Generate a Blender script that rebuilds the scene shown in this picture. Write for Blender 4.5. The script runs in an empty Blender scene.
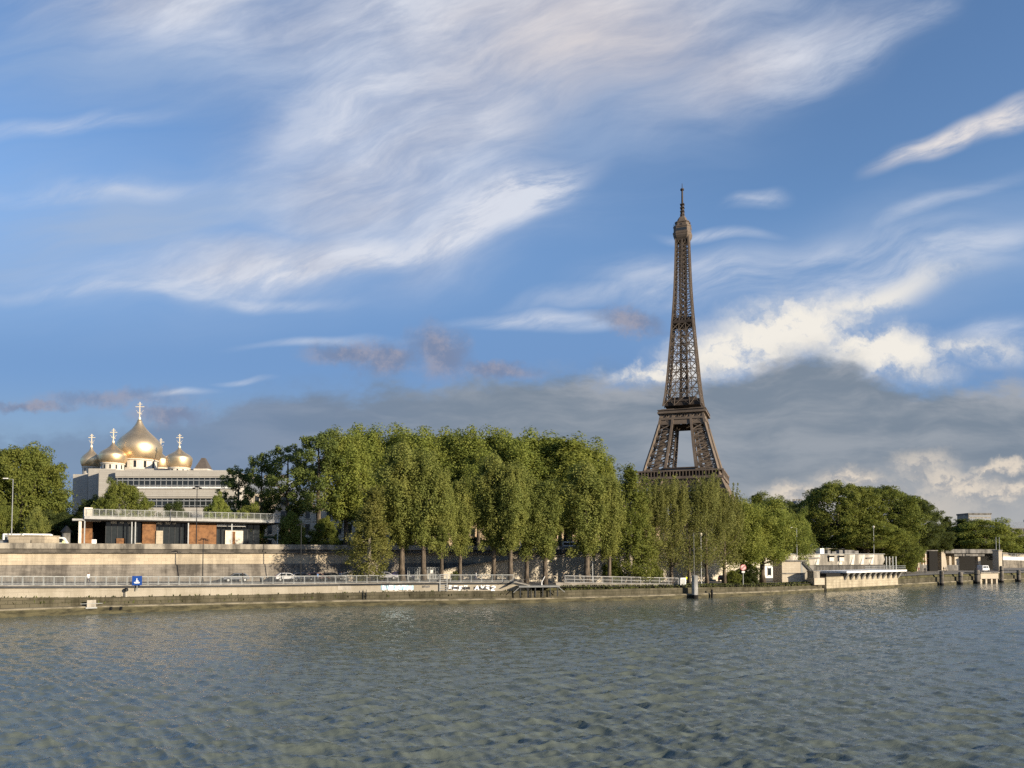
import bpy, bmesh, math, random
import numpy as np
from mathutils import Vector, Matrix
R = math.radians
sc = bpy.context.scene
col = sc.collection
# ------------------------------------------------------------------ camera
F = 769.0; TH = R(2.4); HC = 8.0; YH = 555.0
PY = YH - F*math.tan(TH)
cd = bpy.data.cameras.new('camera'); cam = bpy.data.objects.new('camera', cd); col.objects.link(cam)
cam.location = (0, 0, HC); cam.rotation_euler = (R(90)+TH, 0, 0)
cd.sensor_width = 36; cd.lens = F/1024*36; cd.shift_y = (PY-384)/1024
cd.clip_start = 0.5; cd.clip_end = 20000
sc.camera = cam
def uv(x, y):
    a = (x-512)/F; b = (PY-y)/F
    dy = math.cos(TH)-b*math.sin(TH); dz = math.sin(TH)+b*math.cos(TH)
    return a/dy, dz/dy
def at(x, y, Y):
    u, v = uv(x, y); return Vector((u*Y, Y, HC+v*Y))
def ground(x, y, z=0.0):
    u, v = uv(x, y); Y = (z-HC)/v; return Vector((u*Y, Y, z))
# ------------------------------------------------------------------ sun and view
SUN_EL, SUN_AZ = R(14.5), R(124)        # azimuth clockwise from the view direction (+Y)
sd = Vector((math.sin(SUN_AZ)*math.cos(SUN_EL), math.cos(SUN_AZ)*math.cos(SUN_EL), math.sin(SUN_EL)))
ld = bpy.data.lights.new('sun', 'SUN'); sun = bpy.data.objects.new('sun', ld); col.objects.link(sun)
ld.energy = 5.0; ld.angle = R(0.6); ld.color = (1.0, .86, .66)
sun.rotation_euler = sd.to_track_quat('Z', 'Y').to_euler()
sun.location = sd*400
sc.view_settings.view_transform = 'Standard'; sc.view_settings.look = 'None'
EXPO = .75; sc.view_settings.exposure = EXPO; sc.view_settings.gamma = 1.0
sc.render.engine = 'CYCLES'
sc.cycles.max_bounces = 6; sc.cycles.diffuse_bounces = 3; sc.cycles.glossy_bounces = 3
sc.cycles.transmission_bounces = 3; sc.cycles.transparent_max_bounces = 6
sc.cycles.use_denoising = False; sc.cycles.sample_clamp_direct = 6; sc.cycles.sample_clamp_indirect = 2.5
# ------------------------------------------------------------------ world: sky and clouds (by world direction)
W = bpy.data.worlds.new('World'); sc.world = W; W.use_nodes = True
nt = W.node_tree; nt.nodes.clear()
WS = 0.10
class E:
    def __init__(s, k): s.k = k
    def __add__(a, b): return mth('ADD', a, b)
    def __radd__(a, b): return mth('ADD', b, a)
    def __sub__(a, b): return mth('SUBTRACT', a, b)
    def __rsub__(a, b): return mth('SUBTRACT', b, a)
    def __mul__(a, b): return mth('MULTIPLY', a, b)
    def __rmul__(a, b): return mth('MULTIPLY', b, a)
    def __truediv__(a, b): return mth('DIVIDE', a, b)
def setin(nt, sock, v):
    if isinstance(v, E): nt.links.new(v.k, sock)
    else: sock.default_value = v
def mth(op, a, b=0.0, c=None, clamp=False):
    n = nt.nodes.new('ShaderNodeMath'); n.operation = op; n.use_clamp = clamp
    setin(nt, n.inputs[0], a); setin(nt, n.inputs[1], b)
    if c is not None: setin(nt, n.inputs[2], c)
    return E(n.outputs[0])
def clamp01(a): return mth('ADD', a, 0.0, clamp=True)
def smooth(x, a, b, lo=0.0, hi=1.0):
    n = nt.nodes.new('ShaderNodeMapRange'); n.interpolation_type = 'SMOOTHSTEP'
    setin(nt, n.inputs['Value'], x)
    n.inputs['From Min'].default_value = a; n.inputs['From Max'].default_value = b
    n.inputs['To Min'].default_value = lo; n.inputs['To Max'].default_value = hi
    return E(n.outputs['Result'])
def vec(x, y, z=0.0):
    n = nt.nodes.new('ShaderNodeCombineXYZ')
    for i, v in enumerate((x, y, z)): setin(nt, n.inputs[i], v)
    return E(n.outputs[0])
def noise(v, scale, detail=5, rough=.55, dist=0.0, color=False):
    n = nt.nodes.new('ShaderNodeTexNoise'); setin(nt, n.inputs['Vector'], v)
    n.inputs['Scale'].default_value = scale; n.inputs['Detail'].default_value = detail
    n.inputs['Roughness'].default_value = rough; n.inputs['Distortion'].default_value = dist
    return E(n.outputs['Color' if color else 'Fac'])
def sep(v):
    n = nt.nodes.new('ShaderNodeSeparateXYZ'); setin(nt, n.inputs[0], v)
    return [E(o) for o in n.outputs]
def mixc(a, b, f):
    n = nt.nodes.new('ShaderNodeMix'); n.data_type = 'RGBA'
    setin(nt, n.inputs[0], f)
    for i, v in ((6, a), (7, b)):
        if isinstance(v, E): nt.links.new(v.k, n.inputs[i])
        else: n.inputs[i].default_value = (*v, 1)
    return E(n.outputs[2])
def srgb(r, g, b, k=1.0):
    f = lambda c: (c/12.92 if c <= .04045 else ((c+.055)/1.055)**2.4)
    return tuple(f(c/255)*k for c in (r, g, b))
def curve(x, pts, lo, hi):     # pts (x, y) piecewise, returns E
    n = nt.nodes.new('ShaderNodeFloatCurve')
    xs = [p[0] for p in pts]; x0, x1 = min(xs), max(xs)
    setin(nt, n.inputs['Value'], mth('DIVIDE', x - x0, x1-x0, clamp=True))
    c = n.mapping.curves[0]
    n.mapping.use_clip = False
    q = [((px-x0)/(x1-x0), (py-lo)/(hi-lo)) for px, py in pts]
    c.points[0].location = q[0]; c.points[1].location = q[-1]
    for p in q[1:-1]: c.points.new(*p)
    n.mapping.update()
    return E(n.outputs[0])*(hi-lo)+lo
tc = nt.nodes.new('ShaderNodeTexCoord')
dx, dy, dz = sep(E(tc.outputs['Generated']))
ya = mth('MAXIMUM', mth('ABSOLUTE', dy), .15)
U = dx/ya*F; V = dz/ya*F                        # tangent of azimuth and of elevation, in units of 1/769
def UV(x, y):
    u, v = uv(x, y); return u*F, v*F
wn = noise(vec(U*.008, V*.012), 1.0, 1.5, .5, 0, True)
wx, wy, wz = sep(wn)
U1 = U+(wx-.5)*70; V1 = V+(wy-.5)*50            # soft warp
wn2 = noise(vec(U*.01, V*.01, 7.3), 2.6, 6, .65, 0, True)
vx, vy, vz = sep(wn2)
U2 = U+(vx-.5)*46; V2 = V+(vy-.5)*40            # billowy warp
def ell(x, y, rx, ry, ang=0.0, inner=.25, Uc=None, Vc=None):
    cx, cy = UV(x, y); Uc = Uc or U1; Vc = Vc or V1
    a = R(ang); ca, sa = math.cos(a), math.sin(a)
    p = Uc-cx; q = Vc-cy
    s = (p*ca+q*sa)*(1/rx); t = (q*ca-p*sa)*(1/ry)
    return smooth(mth('SQRT', s*s+t*t), 1.0, inner)
def mx(*a):
    r = a[0]
    for b in a[1:]: r = mth('MAXIMUM', r, b)
    return r
def rotc(ang, fx, fy, z=0.0):
    a = R(ang); ca, sa = math.cos(a), math.sin(a)
    return vec((U1*ca+V1*sa)*fx, (V1*ca-U1*sa)*fy, z)
sky = nt.nodes.new('ShaderNodeTexSky'); sky.sky_type = 'NISHITA'; sky.sun_disc = False
sky.sun_elevation = SUN_EL; sky.sun_rotation = SUN_AZ; sky.altitude = 50
sky.air_density = 1.0; sky.dust_density = .6; sky.ozone_density = 2.2
base = E(sky.outputs[0])
gn = nt.nodes.new('ShaderNodeMix'); gn.data_type = 'RGBA'; gn.blend_type = 'MULTIPLY'; gn.inputs[0].default_value = 1
nt.links.new(base.k, gn.inputs[6]); gn.inputs[7].default_value = (.88, 1.00, 1.16, 1); base = E(gn.outputs[2])
def c10(r, g, b): return srgb(r, g, b, 1/WS/2**EXPO)
# gentle blue-grey veil low down and at the upper left
low = smooth(V, 400.0, 190.0)
colr = mixc(base, mixc(c10(112, 148, 196), c10(132, 157, 187), smooth(V, 190.0, 110.0)), low*.88)
streak = noise(rotc(6, .0035, .022, 2.0), 1.0, 7, .58, .3)
streak2 = noise(rotc(24, .0042, .016, 5.0), 1.0, 9, .60, .12)
fine = noise(rotc(22, .010, .040, 9.0), 1.0, 9, .66, 0)
veil = mx(ell(150, 235, 470, 130, 3, .0), ell(150, 60, 380, 110, 0, .0)*.7, ell(900, 260, 330, 100, 14, 0)*.7, ell(560, 110, 380, 190, 20, 0)*.6)
colr = mixc(colr, c10(160, 182, 214), clamp01(veil*(smooth(streak, .30, .72)*.65+.34)))
# A: the big cirrus fan
mA = mx(ell(520, 0, 470, 190, 6, .3), ell(400, 130, 250, 190, 35, .3), ell(465, 212, 165, 85, 24, .2),
        ell(300, 255, 360, 52, 7, .1), ell(190, 5, 300, 100, -8, .1), ell(770, 60, 260, 75, 22, .05))
sA = smooth(streak2*.5+streak*.2+fine*.3, .34, .64)
aA = clamp01(mA*(sA*.50+.48*mA)+ell(520, 200, 110, 34, 27, .0)*smooth(fine, .33, .6)*.85+ell(330, 262, 260, 22, 7, 0)*smooth(fine, .35, .65)*.5)
shadeA = smooth(noise(rotc(20, .006, .011, 3.0), 1.0, 5, .5), .38, .68)
cA = mixc(c10(216, 221, 233), c10(178, 186, 206), clamp01(shadeA*.8+(smooth(fine, .68, .32)-.4)*.45))
warmA = ell(600, 50, 280, 140, 0, .0)
cA = mixc(cA, c10(218, 208, 205), warmA*.7)
colr = mixc(colr, cA, aA)
# B, C, H: brighter single streaks
mB = mx(ell(955, 138, 110, 19, 22, .1), ell(1010, 118, 70, 22, 24, .1))
colr = mixc(colr, c10(232, 226, 224), clamp01(mB*smooth(fine, .25, .6)))
mC = mx(ell(760, 197, 45, 11, 14, 0), ell(715, 232, 75, 10, 2, 0), ell(545, 316, 125, 17, 2, .1), ell(530, 205, 70, 26, 33, .1),
        ell(880, 275, 190, 36, 12, .1), ell(960, 250, 130, 26, 15, 0), ell(700, 275, 160, 40, 4, 0), ell(245, 378, 30, 5, 2, 0), ell(210, 293, 190, 13, -3, 0),
        ell(990, 330, 60, 22, 12, 0), ell(180, 388, 60, 7, 2, 0),
        ell(860, 50, 170, 30, 28, 0)*.7, ell(940, 200, 120, 14, 20, 0)*.6, ell(820, 250, 200, 30, 10, 0)*.7, ell(100, 190, 170, 16, 4, 0)*.7, ell(60, 130, 160, 20, 6, 0)*.6, ell(140, 290, 200, 12, 2, 0)*.8, ell(330, 340, 120, 8, 2, 0)*.7, ell(600, 290, 140, 14, 8, 0)*.6)
colr = mixc(colr, c10(214, 220, 232), clamp01(mC*smooth(streak*.5+fine*.5, .30, .66)*.85))
# D: sunlit cumulus behind the bank
mD = mx(ell(790, 328, 130, 46, 6, .1, U2, V2), ell(880, 350, 110, 44, -8, .1, U2, V2), ell(740, 350, 110, 40, 10, .2, U2, V2), ell(655, 371, 80, 15, 4, .2, U2, V2),
        ell(860, 300, 170, 24, 14, 0)*.8, ell(960, 352, 110, 26, 6, 0)*.7)
nD = noise(vec(U2*.01, V2*.014, 1.7), 2.0, 7, .62)
cD = mixc(c10(190, 199, 213), c10(242, 237, 228), smooth(nD+mD*.18, .42, .66))
colr = mixc(colr, cD, clamp01(mD*1.15*smooth(nD, .16, .55)))
# E: the grey-blue bank over the horizon
top = curve(U, [(UV(-900, 0)[0], 110), (UV(-200, 0)[0], 120), (UV(60, 0)[0], 120), (UV(200, 0)[0], 135), (UV(280, 0)[0], 160), (UV(420, 0)[0], 172),
                (UV(560, 0)[0], 180), (UV(690, 0)[0], 176), (UV(760, 0)[0], 196), (UV(810, 0)[0], 200), (UV(900, 0)[0], 172), (UV(1024, 0)[0], 176), (UV(1500, 0)[0], 170)], 0, 260)
nE = noise(vec(U*.012, V*.02, 4.4), 1.3, 7, .62)
edge = top-V+(nE-.5)*60
mE = smooth(edge, -8, 16)
leftfade = smooth(U, UV(60, 0)[0], UV(330, 0)[0], .72, 1.0)
nE2 = noise(vec(U1*.006, V1*.022, 8.1), 1.5, 7, .58)
cE = mixc(c10(124, 137, 152), c10(154, 161, 170), smooth(nE2+V*-.0009, .24, .60))
cE = mixc(cE, c10(176, 178, 184), smooth(edge, 34, 2)*smooth(nE2, .40, .62)*smooth(U, UV(420, 0)[0], UV(640, 0)[0])*.6)
cE = mixc(cE, c10(112, 135, 168), smooth(U, UV(560, 0)[0], UV(100, 0)[0])*.85)
cE = mixc(cE, c10(176, 176, 176), smooth(V, 110, 15)*smooth(U, UV(560, 0)[0], UV(900, 0)[0])*.9)
mE2 = smooth(edge, -26, 26)*smooth(nE, .3, .6)
colr = mixc(colr, cE, clamp01(mx(mE, mE2*.5)*leftfade*.97))
# F: low peach cumulus, G: small grey puffs
mF = mx(ell(795, 494, 50, 20, 0, .2, U2, V2), ell(850, 482, 50, 22, 0, .2, U2, V2), ell(960, 484, 66, 24, -6, .2, U2, V2), ell(925, 466, 44, 26, 0, .2, U2, V2)*.7,
        ell(1005, 468, 60, 12, 4, .2, U2, V2), ell(1010, 492, 70, 14, 4, .2, U2, V2), ell(900, 505, 160, 40, 0, 0, U2, V2)*.55)
nF = noise(vec(U2*.02, V2*.03, 2.2), 1.6, 6, .6)
cF = mixc(c10(172, 171, 172), c10(230, 217, 200), smooth(nF+(vy-.5)*.5, .38, .6))
colr = mixc(colr, cF, clamp01(mF*smooth(nF, .2, .5)*.9))
mG = mx(ell(352, 354, 66, 20, -3, .2, U2, V2), ell(388, 356, 48, 20, 0, .2, U2, V2), ell(440, 352, 46, 36, -28, .2, U2, V2), ell(628, 322, 50, 17, -14, .2, U2, V2),
        ell(110, 398, 110, 14, 0, .1, U2, V2)*.8, ell(170, 414, 60, 16, 0, .1, U2, V2), ell(30, 406, 70, 10, 0, .1, U2, V2), ell(495, 368, 60, 14, -4, .1, U2, V2))
cG = mixc(c10(124, 136, 164), c10(158, 156, 170), smooth(vz, .42, .6))
colr = mixc(colr, cG, clamp01(mG*.85))
# below the horizon: dull ground tone
colr = mixc(colr, c10(90, 95, 95), smooth(V, 0, -25))
bg = nt.nodes.new('ShaderNodeBackground'); bg.inputs['Strength'].default_value = WS
nt.links.new(colr.k, bg.inputs['Color'])
wo = nt.nodes.new('ShaderNodeOutputWorld'); nt.links.new(bg.outputs[0], wo.inputs['Surface'])
W.cycles.sampling_method = 'MANUAL'; W.cycles.sample_map_resolution = 512
# ------------------------------------------------------------------ helpers
WORLDNT = nt
def mat(name, c, rough=.85, var=.25, scale=1.0, metal=0.0, c2=None, bump=0.0, stretch=(1, 1, 1), spec=.3):
    global nt
    m = bpy.data.materials.new(name); m.use_nodes = True; nt = m.node_tree
    b = nt.nodes['Principled BSDF']; b.inputs['Roughness'].default_value = rough; b.inputs['Metallic'].default_value = metal
    b.inputs['Specular IOR Level'].default_value = spec
    g = nt.nodes.new('ShaderNodeNewGeometry')
    mp = nt.nodes.new('ShaderNodeMapping'); nt.links.new(g.outputs['Position'], mp.inputs[0]); mp.inputs['Scale'].default_value = stretch
    p = E(mp.outputs[0])
    n1 = noise(p, scale, 6, .65)
    c2 = c2 or tuple(x*(1-var*1.6) for x in c)
    cc = mixc(c2, tuple(x*(1+var*.3) for x in c), smooth(n1, .34, .62))
    nt.links.new(cc.k, b.inputs['Base Color'])
    if bump:
        bp = nt.nodes.new('ShaderNodeBump'); bp.inputs['Strength'].default_value = bump; bp.inputs['Distance'].default_value = .1
        nt.links.new(noise(p, scale*4, 5, .6).k, bp.inputs['Height']); nt.links.new(bp.outputs[0], b.inputs['Normal'])
    return m
def mat_stone(name, c, c2, bw=1.2, bh=.45, mortar=.02, stain=.5, stain_c=(.05, .045, .035), rough=.9):
    """coursed stone on upright faces: brick pattern along the wall, with rain stains running down"""
    global nt
    m = bpy.data.materials.new(name); m.use_nodes = True; nt = m.node_tree
    b = nt.nodes['Principled BSDF']; b.inputs['Roughness'].default_value = rough; b.inputs['Specular IOR Level'].default_value = .2
    g = nt.nodes.new('ShaderNodeNewGeometry'); x, y, z = sep(E(g.outputs['Position']))
    s = x*.9+y*.43
    br = nt.nodes.new('ShaderNodeTexBrick'); setin(nt, br.inputs['Vector'], vec(s, z, 0))
    br.inputs['Scale'].default_value = 1; br.inputs['Brick Width'].default_value = bw; br.inputs['Row Height'].default_value = bh
    br.inputs['Mortar Size'].default_value = mortar; br.inputs['Color1'].default_value = (*c, 1); br.inputs['Color2'].default_value = (*c2, 1)
    br.inputs['Mortar'].default_value = (*[v*.45 for v in c2], 1)
    n1 = noise(vec(s*.5, z*.07, 1), 1.3, 6, .65); n2 = noise(vec(s*.16, z*.4, 3), 1.0, 6, .7)
    cc = mixc(E(br.outputs['Color']), stain_c, smooth(n1*.55+n2*.45, .42, .62)*stain)
    nt.links.new(cc.k, b.inputs['Base Color'])
    return m
def flat(name, c, rough=.6, metal=0.0, **k): return mat(name, c, rough, .12, 2.0, metal, **k)
class MB:
    """collects faces for one mesh"""
    def __init__(s): s.v = []; s.f = []; s.m = []
    def add(s, vs, fs, mi=0):
        o = len(s.v); s.v += [tuple(v) for v in vs]; s.f += [tuple(i+o for i in f) for f in fs]; s.m += [mi]*len(fs); return s
    def box(s, x0, x1, y0, y1, z0, z1, mi=0, M=None):
        vs = [Vector(p) for p in ((x0,y0,z0),(x1,y0,z0),(x1,y1,z0),(x0,y1,z0),(x0,y0,z1),(x1,y0,z1),(x1,y1,z1),(x0,y1,z1))]
        if M is not None: vs = [M @ v for v in vs]
        return s.add(vs, [(0,3,2,1),(4,5,6,7),(0,1,5,4),(1,2,6,5),(2,3,7,6),(3,0,4,7)], mi)
    def bar(s, a, b, w, h=None, mi=0):
        a = Vector(a); b = Vector(b); d = (b-a)
        if d.length < 1e-6: return s
        d.normalize(); up = Vector((0,0,1)) if abs(d.z) < .95 else Vector((0,1,0))
        x = d.cross(up).normalized()*w/2; y = x.cross(d).normalized()*(h or w)/2
        vs = [a-x-y, a+x-y, a+x+y, a-x+y, b-x-y, b+x-y, b+x+y, b-x+y]
        return s.add(vs, [(0,3,2,1),(4,5,6,7),(0,1,5,4),(1,2,6,5),(2,3,7,6),(3,0,4,7)], mi)
    def tube(s, pts, rs, n=8, mi=0, cap=True):
        o = len(s.v); pts = [Vector(p) for p in pts]
        for i, p in enumerate(pts):
            d = (pts[min(i+1, len(pts)-1)]-pts[max(i-1, 0)]).normalized()
            up = Vector((0,0,1)) if abs(d.z) < .9 else Vector((0,1,0))
            x = d.cross(up).normalized(); y = x.cross(d)
            for k in range(n):
                a = 2*math.pi*k/n; s.v.append(tuple(p+(x*math.cos(a)+y*math.sin(a))*rs[i]))
        for i in range(len(pts)-1):
            for k in range(n):
                s.f.append((o+i*n+k, o+i*n+(k+1)%n, o+(i+1)*n+(k+1)%n, o+(i+1)*n+k)); s.m.append(mi)
        if cap:
            s.f.append(tuple(o+k for k in range(n))[::-1]); s.m.append(mi)
            s.f.append(tuple(o+(len(pts)-1)*n+k for k in range(n))); s.m.append(mi)
        return s
    def lathe(s, prof, n=24, mi=0, c=(0,0,0)):
        return s.tube([(c[0], c[1], c[2]+z) for r, z in prof], [max(r, .005) for r, z in prof], n, mi)
    def prism(s, poly, y0, y1, mi=0, M=None):
        n = len(poly)
        vs = [Vector((x, y0, z)) for x, z in poly]+[Vector((x, y1, z)) for x, z in poly]
        if M is not None: vs = [M @ v for v in vs]
        return s.add(vs, [tuple(range(n)), tuple(range(2*n-1, n-1, -1))]+[(i, i+n, (i+1)%n+n, (i+1)%n) for i in range(n)], mi)
    def strip(s, A, B, mi=0):
        n = len(A); return s.add(list(A)+list(B), [(i, i+1, n+i+1, n+i) for i in range(n-1)], mi)
    def build(s, name, mats, parent=None, smooth=False):
        me = bpy.data.meshes.new(name); me.from_pydata(s.v, [], s.f)
        for m in (mats if isinstance(mats, (list, tuple)) else [mats]): me.materials.append(m)
        if any(s.m): me.polygons.foreach_set('material_index', s.m)
        if smooth: me.polygons.foreach_set('use_smooth', [True]*len(s.f))
        me.update()
        o = bpy.data.objects.new(name, me); col.objects.link(o)
        if parent: o.parent = parent
        return o
def tag(o, label=None, cat=None, group=None, kind=None):
    for k, v in (('label', label), ('category', cat), ('group', group), ('kind', kind)):
        if v: o[k] = v
    return o
def empty(name, loc, label, cat, group=None, rz=0.0):
    o = bpy.data.objects.new(name, None); col.objects.link(o); o.location = loc; o.rotation_euler.z = rz
    o.empty_display_size = .5
    return tag(o, label, cat, group)
def copy_child(src, parent, loc=None):
    c = src.copy(); col.objects.link(c); c.parent = parent
    if loc is not None: c.location = loc
    return c
def copy_tree(src, loc, label, rz=0.0, group=None, scale=None):
    r = src.copy(); col.objects.link(r); r.location = loc; r.rotation_euler.z = rz; r['label'] = label
    if group: r['group'] = group
    if scale: r.scale = scale
    for ch in src.children:
        c = copy_child(ch, r)
        for g in ch.children: copy_child(g, c)
    return r
# ------------------------------------------------------------------ materials
M = {}
M['toe'] = mat('algae_concrete', (.075,.066,.034), .8, .3, .8, c2=(.022,.020,.010), bump=.4, stretch=(.6,.6,2))
M['moss'] = mat_stone('mossy_stone', (.105,.092,.062), (.082,.074,.048), 1.6, .5, .03, .85, (.028,.025,.014))
M['ledge'] = mat('worn_ledge', (.19,.165,.115), .85, .4, .5, c2=(.08,.07,.042))
M['moss2'] = mat('mossy_bank', (.075,.072,.03), .95, .5, .5, c2=(.035,.03,.016), bump=.6)
M['quay'] = mat_stone('quay_concrete', (.335,.30,.24), (.305,.27,.215), 6.0, 3.0, .012, .55, (.19,.165,.12))
M['coping'] = mat('coping_stone', (.27,.25,.22), .85, .25, .7)
M['asphalt'] = mat('asphalt', (.085,.08,.075), .9, .25, .4)
M['paving'] = mat('quay_paving', (.24,.215,.18), .9, .3, .3)
M['wall'] = mat_stone('retaining_stone', (.45,.385,.285), (.40,.335,.245), 1.3, .5, .012, .6, (.19,.16,.12))
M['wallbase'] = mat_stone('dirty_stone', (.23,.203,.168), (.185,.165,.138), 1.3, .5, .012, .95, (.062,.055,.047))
M['ramp'] = mat_stone('pale_stone', (.56,.50,.41), (.50,.45,.36), .9, .45, .018, .25, (.24,.2,.15))
M['parapet'] = mat('parapet_stone', (.29,.26,.21), .9, .35, .45, c2=(.085,.077,.065), stretch=(1,1,.3))
M['shadedstone'] = mat('shaded_stone', (.11,.097,.08), .9, .35, .45, c2=(.05,.045,.038), stretch=(1,1,.3))  # shade of the cornice put into the stone colour
M['darkmetal'] = flat('dark_metal', (.03,.032,.035), .5, .6)
M['greymetal'] = flat('grey_metal', (.30,.31,.31), .5, .3)
M['white'] = flat('white_paint', (.78,.77,.74), .55)
M['rail'] = flat('rail_paint', (.30,.31,.30), .55)
M['cream'] = flat('cream_panel', (.62,.57,.48), .7)
M['rust'] = mat('weathered_steel', (.20,.098,.042), .85, .4, 1.2, c2=(.115,.056,.026))
M['glass'] = flat('dark_glass', (.02,.024,.026), .08, spec=.6)
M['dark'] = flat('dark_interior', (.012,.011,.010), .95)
M['concrete'] = mat('concrete', (.34,.31,.26), .9, .3, .6, stretch=(1,1,.35))
M['concrete_dark'] = mat('grey_concrete', (.19,.18,.165), .9, .35, .6, stretch=(1,1,.35))
M['gold'] = mat('brushed_gold', (.80,.60,.36), .42, .08, .5, .9)
M['goldbright'] = mat('pale_gilding', (.85,.74,.55), .5, .1, 1.5, .25)
M['church'] = mat_stone('church_stone', (.42,.395,.35), (.385,.36,.32), 3.2, .6, .014, .25, (.30,.27,.23))
M['drum'] = flat('drum_stone', (.58,.53,.45), .8)
M['iron'] = mat('brown_iron', (.140,.108,.082), .75, .3, .06, c2=(.095,.073,.056))
M['irondark'] = mat('dark_iron', (.060,.045,.036), .8, .3, .06)
M['slate'] = flat('brown_slate', (.10,.085,.075), .8)
M['steel'] = flat('weathered_steel_grey', (.16,.165,.165), .6, .2)
M['bark'] = mat('bark', (.12,.095,.07), .95, .4, 3, stretch=(1,1,.3))
M['palebark'] = mat('pale_bark', (.26,.23,.18), .95, .5, 2, stretch=(1,1,.3))
M['limestone'] = mat_stone('limestone', (.50,.44,.35), (.47,.41,.32), 1.4, .5, .01, .25, (.25,.2,.15))
M['zinc'] = flat('zinc_roof', (.20,.22,.25), .5, .2)
M['warmstone'] = mat_stone('warm_stone', (.52,.40,.27), (.48,.36,.24), 1.4, .5, .01, .2, (.25,.18,.12))
M['tyre'] = flat('tyre_rubber', (.02,.02,.02), .9)
M['graffw'] = flat('graffiti_white', (.80,.80,.80), .7)
M['graffb'] = flat('graffiti_blue', (.42,.66,.78), .7)
M['graffk'] = flat('graffiti_black', (.02,.02,.025), .7)
M['graffp'] = flat('graffiti_violet', (.35,.22,.42), .7)
M['signblue'] = flat('sign_blue', (.012,.06,.27), .5)
M['signred'] = flat('sign_red', (.55,.03,.03), .5)
M['earth'] = mat('earth', (.13,.115,.075), .95, .4, .15)
M['grass'] = mat('grass_blades', (.075,.085,.022), .9, .4, .6)
def leafmat(name, c1, c2, c3):
    global nt
    m = bpy.data.materials.new(name); m.use_nodes = True; nt = m.node_tree
    b = nt.nodes['Principled BSDF']; b.inputs['Roughness'].default_value = .7; b.inputs['Specular IOR Level'].default_value = .15
    g = nt.nodes.new('ShaderNodeNewGeometry'); oi = nt.nodes.new('ShaderNodeObjectInfo')
    r = E(g.outputs['Random Per Island']); q = E(oi.outputs['Random'])
    pn = noise(E(g.outputs['Position']), .35, 3, .6)
    c = mixc(c1, c2, r*.6); c = mixc(c, c3, clamp01(smooth(pn, .4, .68)*.6+q*.35))
    nt.links.new(c.k, b.inputs['Base Color'])
    tr = nt.nodes.new('ShaderNodeBsdfTranslucent'); mc = mixc(c, (.26,.27,.04), .35); nt.links.new(mc.k, tr.inputs[0])
    ms = nt.nodes.new('ShaderNodeMixShader'); ms.inputs[0].default_value = .45
    nt.links.new(b.outputs[0], ms.inputs[1]); nt.links.new(tr.outputs[0], ms.inputs[2])
    nt.links.new(ms.outputs[0], nt.nodes['Material Output'].inputs['Surface'])
    return m
M['leaf_plane'] = leafmat('plane_leaves', (.200,.240,.052), (.135,.172,.038), (.28,.29,.062))
M['leaf_poplar'] = leafmat('poplar_leaves', (.210,.236,.062), (.145,.178,.048), (.28,.28,.075))
M['leaf_linden'] = leafmat('linden_leaves', (.135,.165,.036), (.09,.118,.026), (.20,.21,.045))
M['leaf_airy'] = leafmat('street_tree_leaves', (.115,.155,.045), (.075,.105,.032), (.16,.19,.05))
M['leaf_young'] = leafmat('young_leaves', (.20,.20,.055), (.14,.145,.04), (.25,.23,.07))
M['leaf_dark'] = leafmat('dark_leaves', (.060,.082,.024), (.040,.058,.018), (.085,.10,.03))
M['leaf_willow'] = leafmat('willow_leaves', (.215,.225,.07), (.16,.17,.054), (.26,.255,.08))
# ------------------------------------------------------------------ the bank, column by column (x in the photograph -> a ray over the ground)
COLS = [(-420,640,629,606,591,95-14),(-260,630,621,602,588.5,99),(-100,621.5,613.5,600,587.3,109),(0,617,609.5,598,585.3,117),(100,613,606,597.5,585.2,124),
        (250,608,602.5,595,584.3,133),(340,605.5,600.5,593,583.2,141),(430,604,599.5,591.5,582.1,150),(515,602.5,598.5,591,581.8,156),
        (530,602.3,598.3,591,585.3,158),(560,601.5,597.5,590.5,587,160),(640,599.5,595.5,588.5,586.3,169),(700,597.5,593.5,587.5,585.8,178),
        (760,595.2,591.5,587,585,192),(824,591,588.5,585.5,583,212),(897,587,584,579,576.3,256),(938,585,582,577,574.3,288),
        (979,583,580,576,573.8,308),(1024,581,578.5,575,572.5,335),(1150,575.5,573.5,571,569,430),(1330,570,569,567.5,566.3,600)]
CX = np.array([c[0] for c in COLS], float)
def ci(x, k):
    return float(np.interp(x, CX, [c[k] for c in COLS]))
XS = sorted(set(list(range(-420, 1330, 10))+[c[0] for c in COLS]))
def edge_depth(x): return ground(x, ci(x, 1)).y
def wall_depth(x): return ci(x, 5)
def deck_z(x): return at(x, ci(x, 4), edge_depth(x)+1.5).z
STREET = 8.9
def Q(x, d, dz=0.0):            # a point on the lower quay
    p = at(x, YH, d); p.z = deck_z(x)+dz; return p
def S(x, d, dz=0.0):            # a point on the upper street
    p = at(x, YH, d); p.z = STREET+dz; return p
def along(x):                   # direction of the bank there (radians)
    a = ground(x-8, ci(x-8, 1)); b = ground(x+8, ci(x+8, 1)); return math.atan2(b.y-a.y, b.x-a.x)
def prof(fn): return [fn(x) for x in XS]
def dz_at(x, d, z): p = at(x, YH, d); p.z = z; return p
qw = empty('quay_wall', dz_at(0, edge_depth(0), 0), 'long stone quay wall rising from the water with graffiti and mossy foot', 'quay wall')
qw_inv = Matrix.Translation(-qw.location)
def qpart(name, mb, m):
    mb.v = [tuple(Vector(v)-qw.location) for v in mb.v]; return mb.build(name, m, qw)
zt = lambda x: at(x, ci(x, 2), edge_depth(x)).z
zm = lambda x: at(x, ci(x, 3), edge_depth(x)+.9).z
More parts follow.
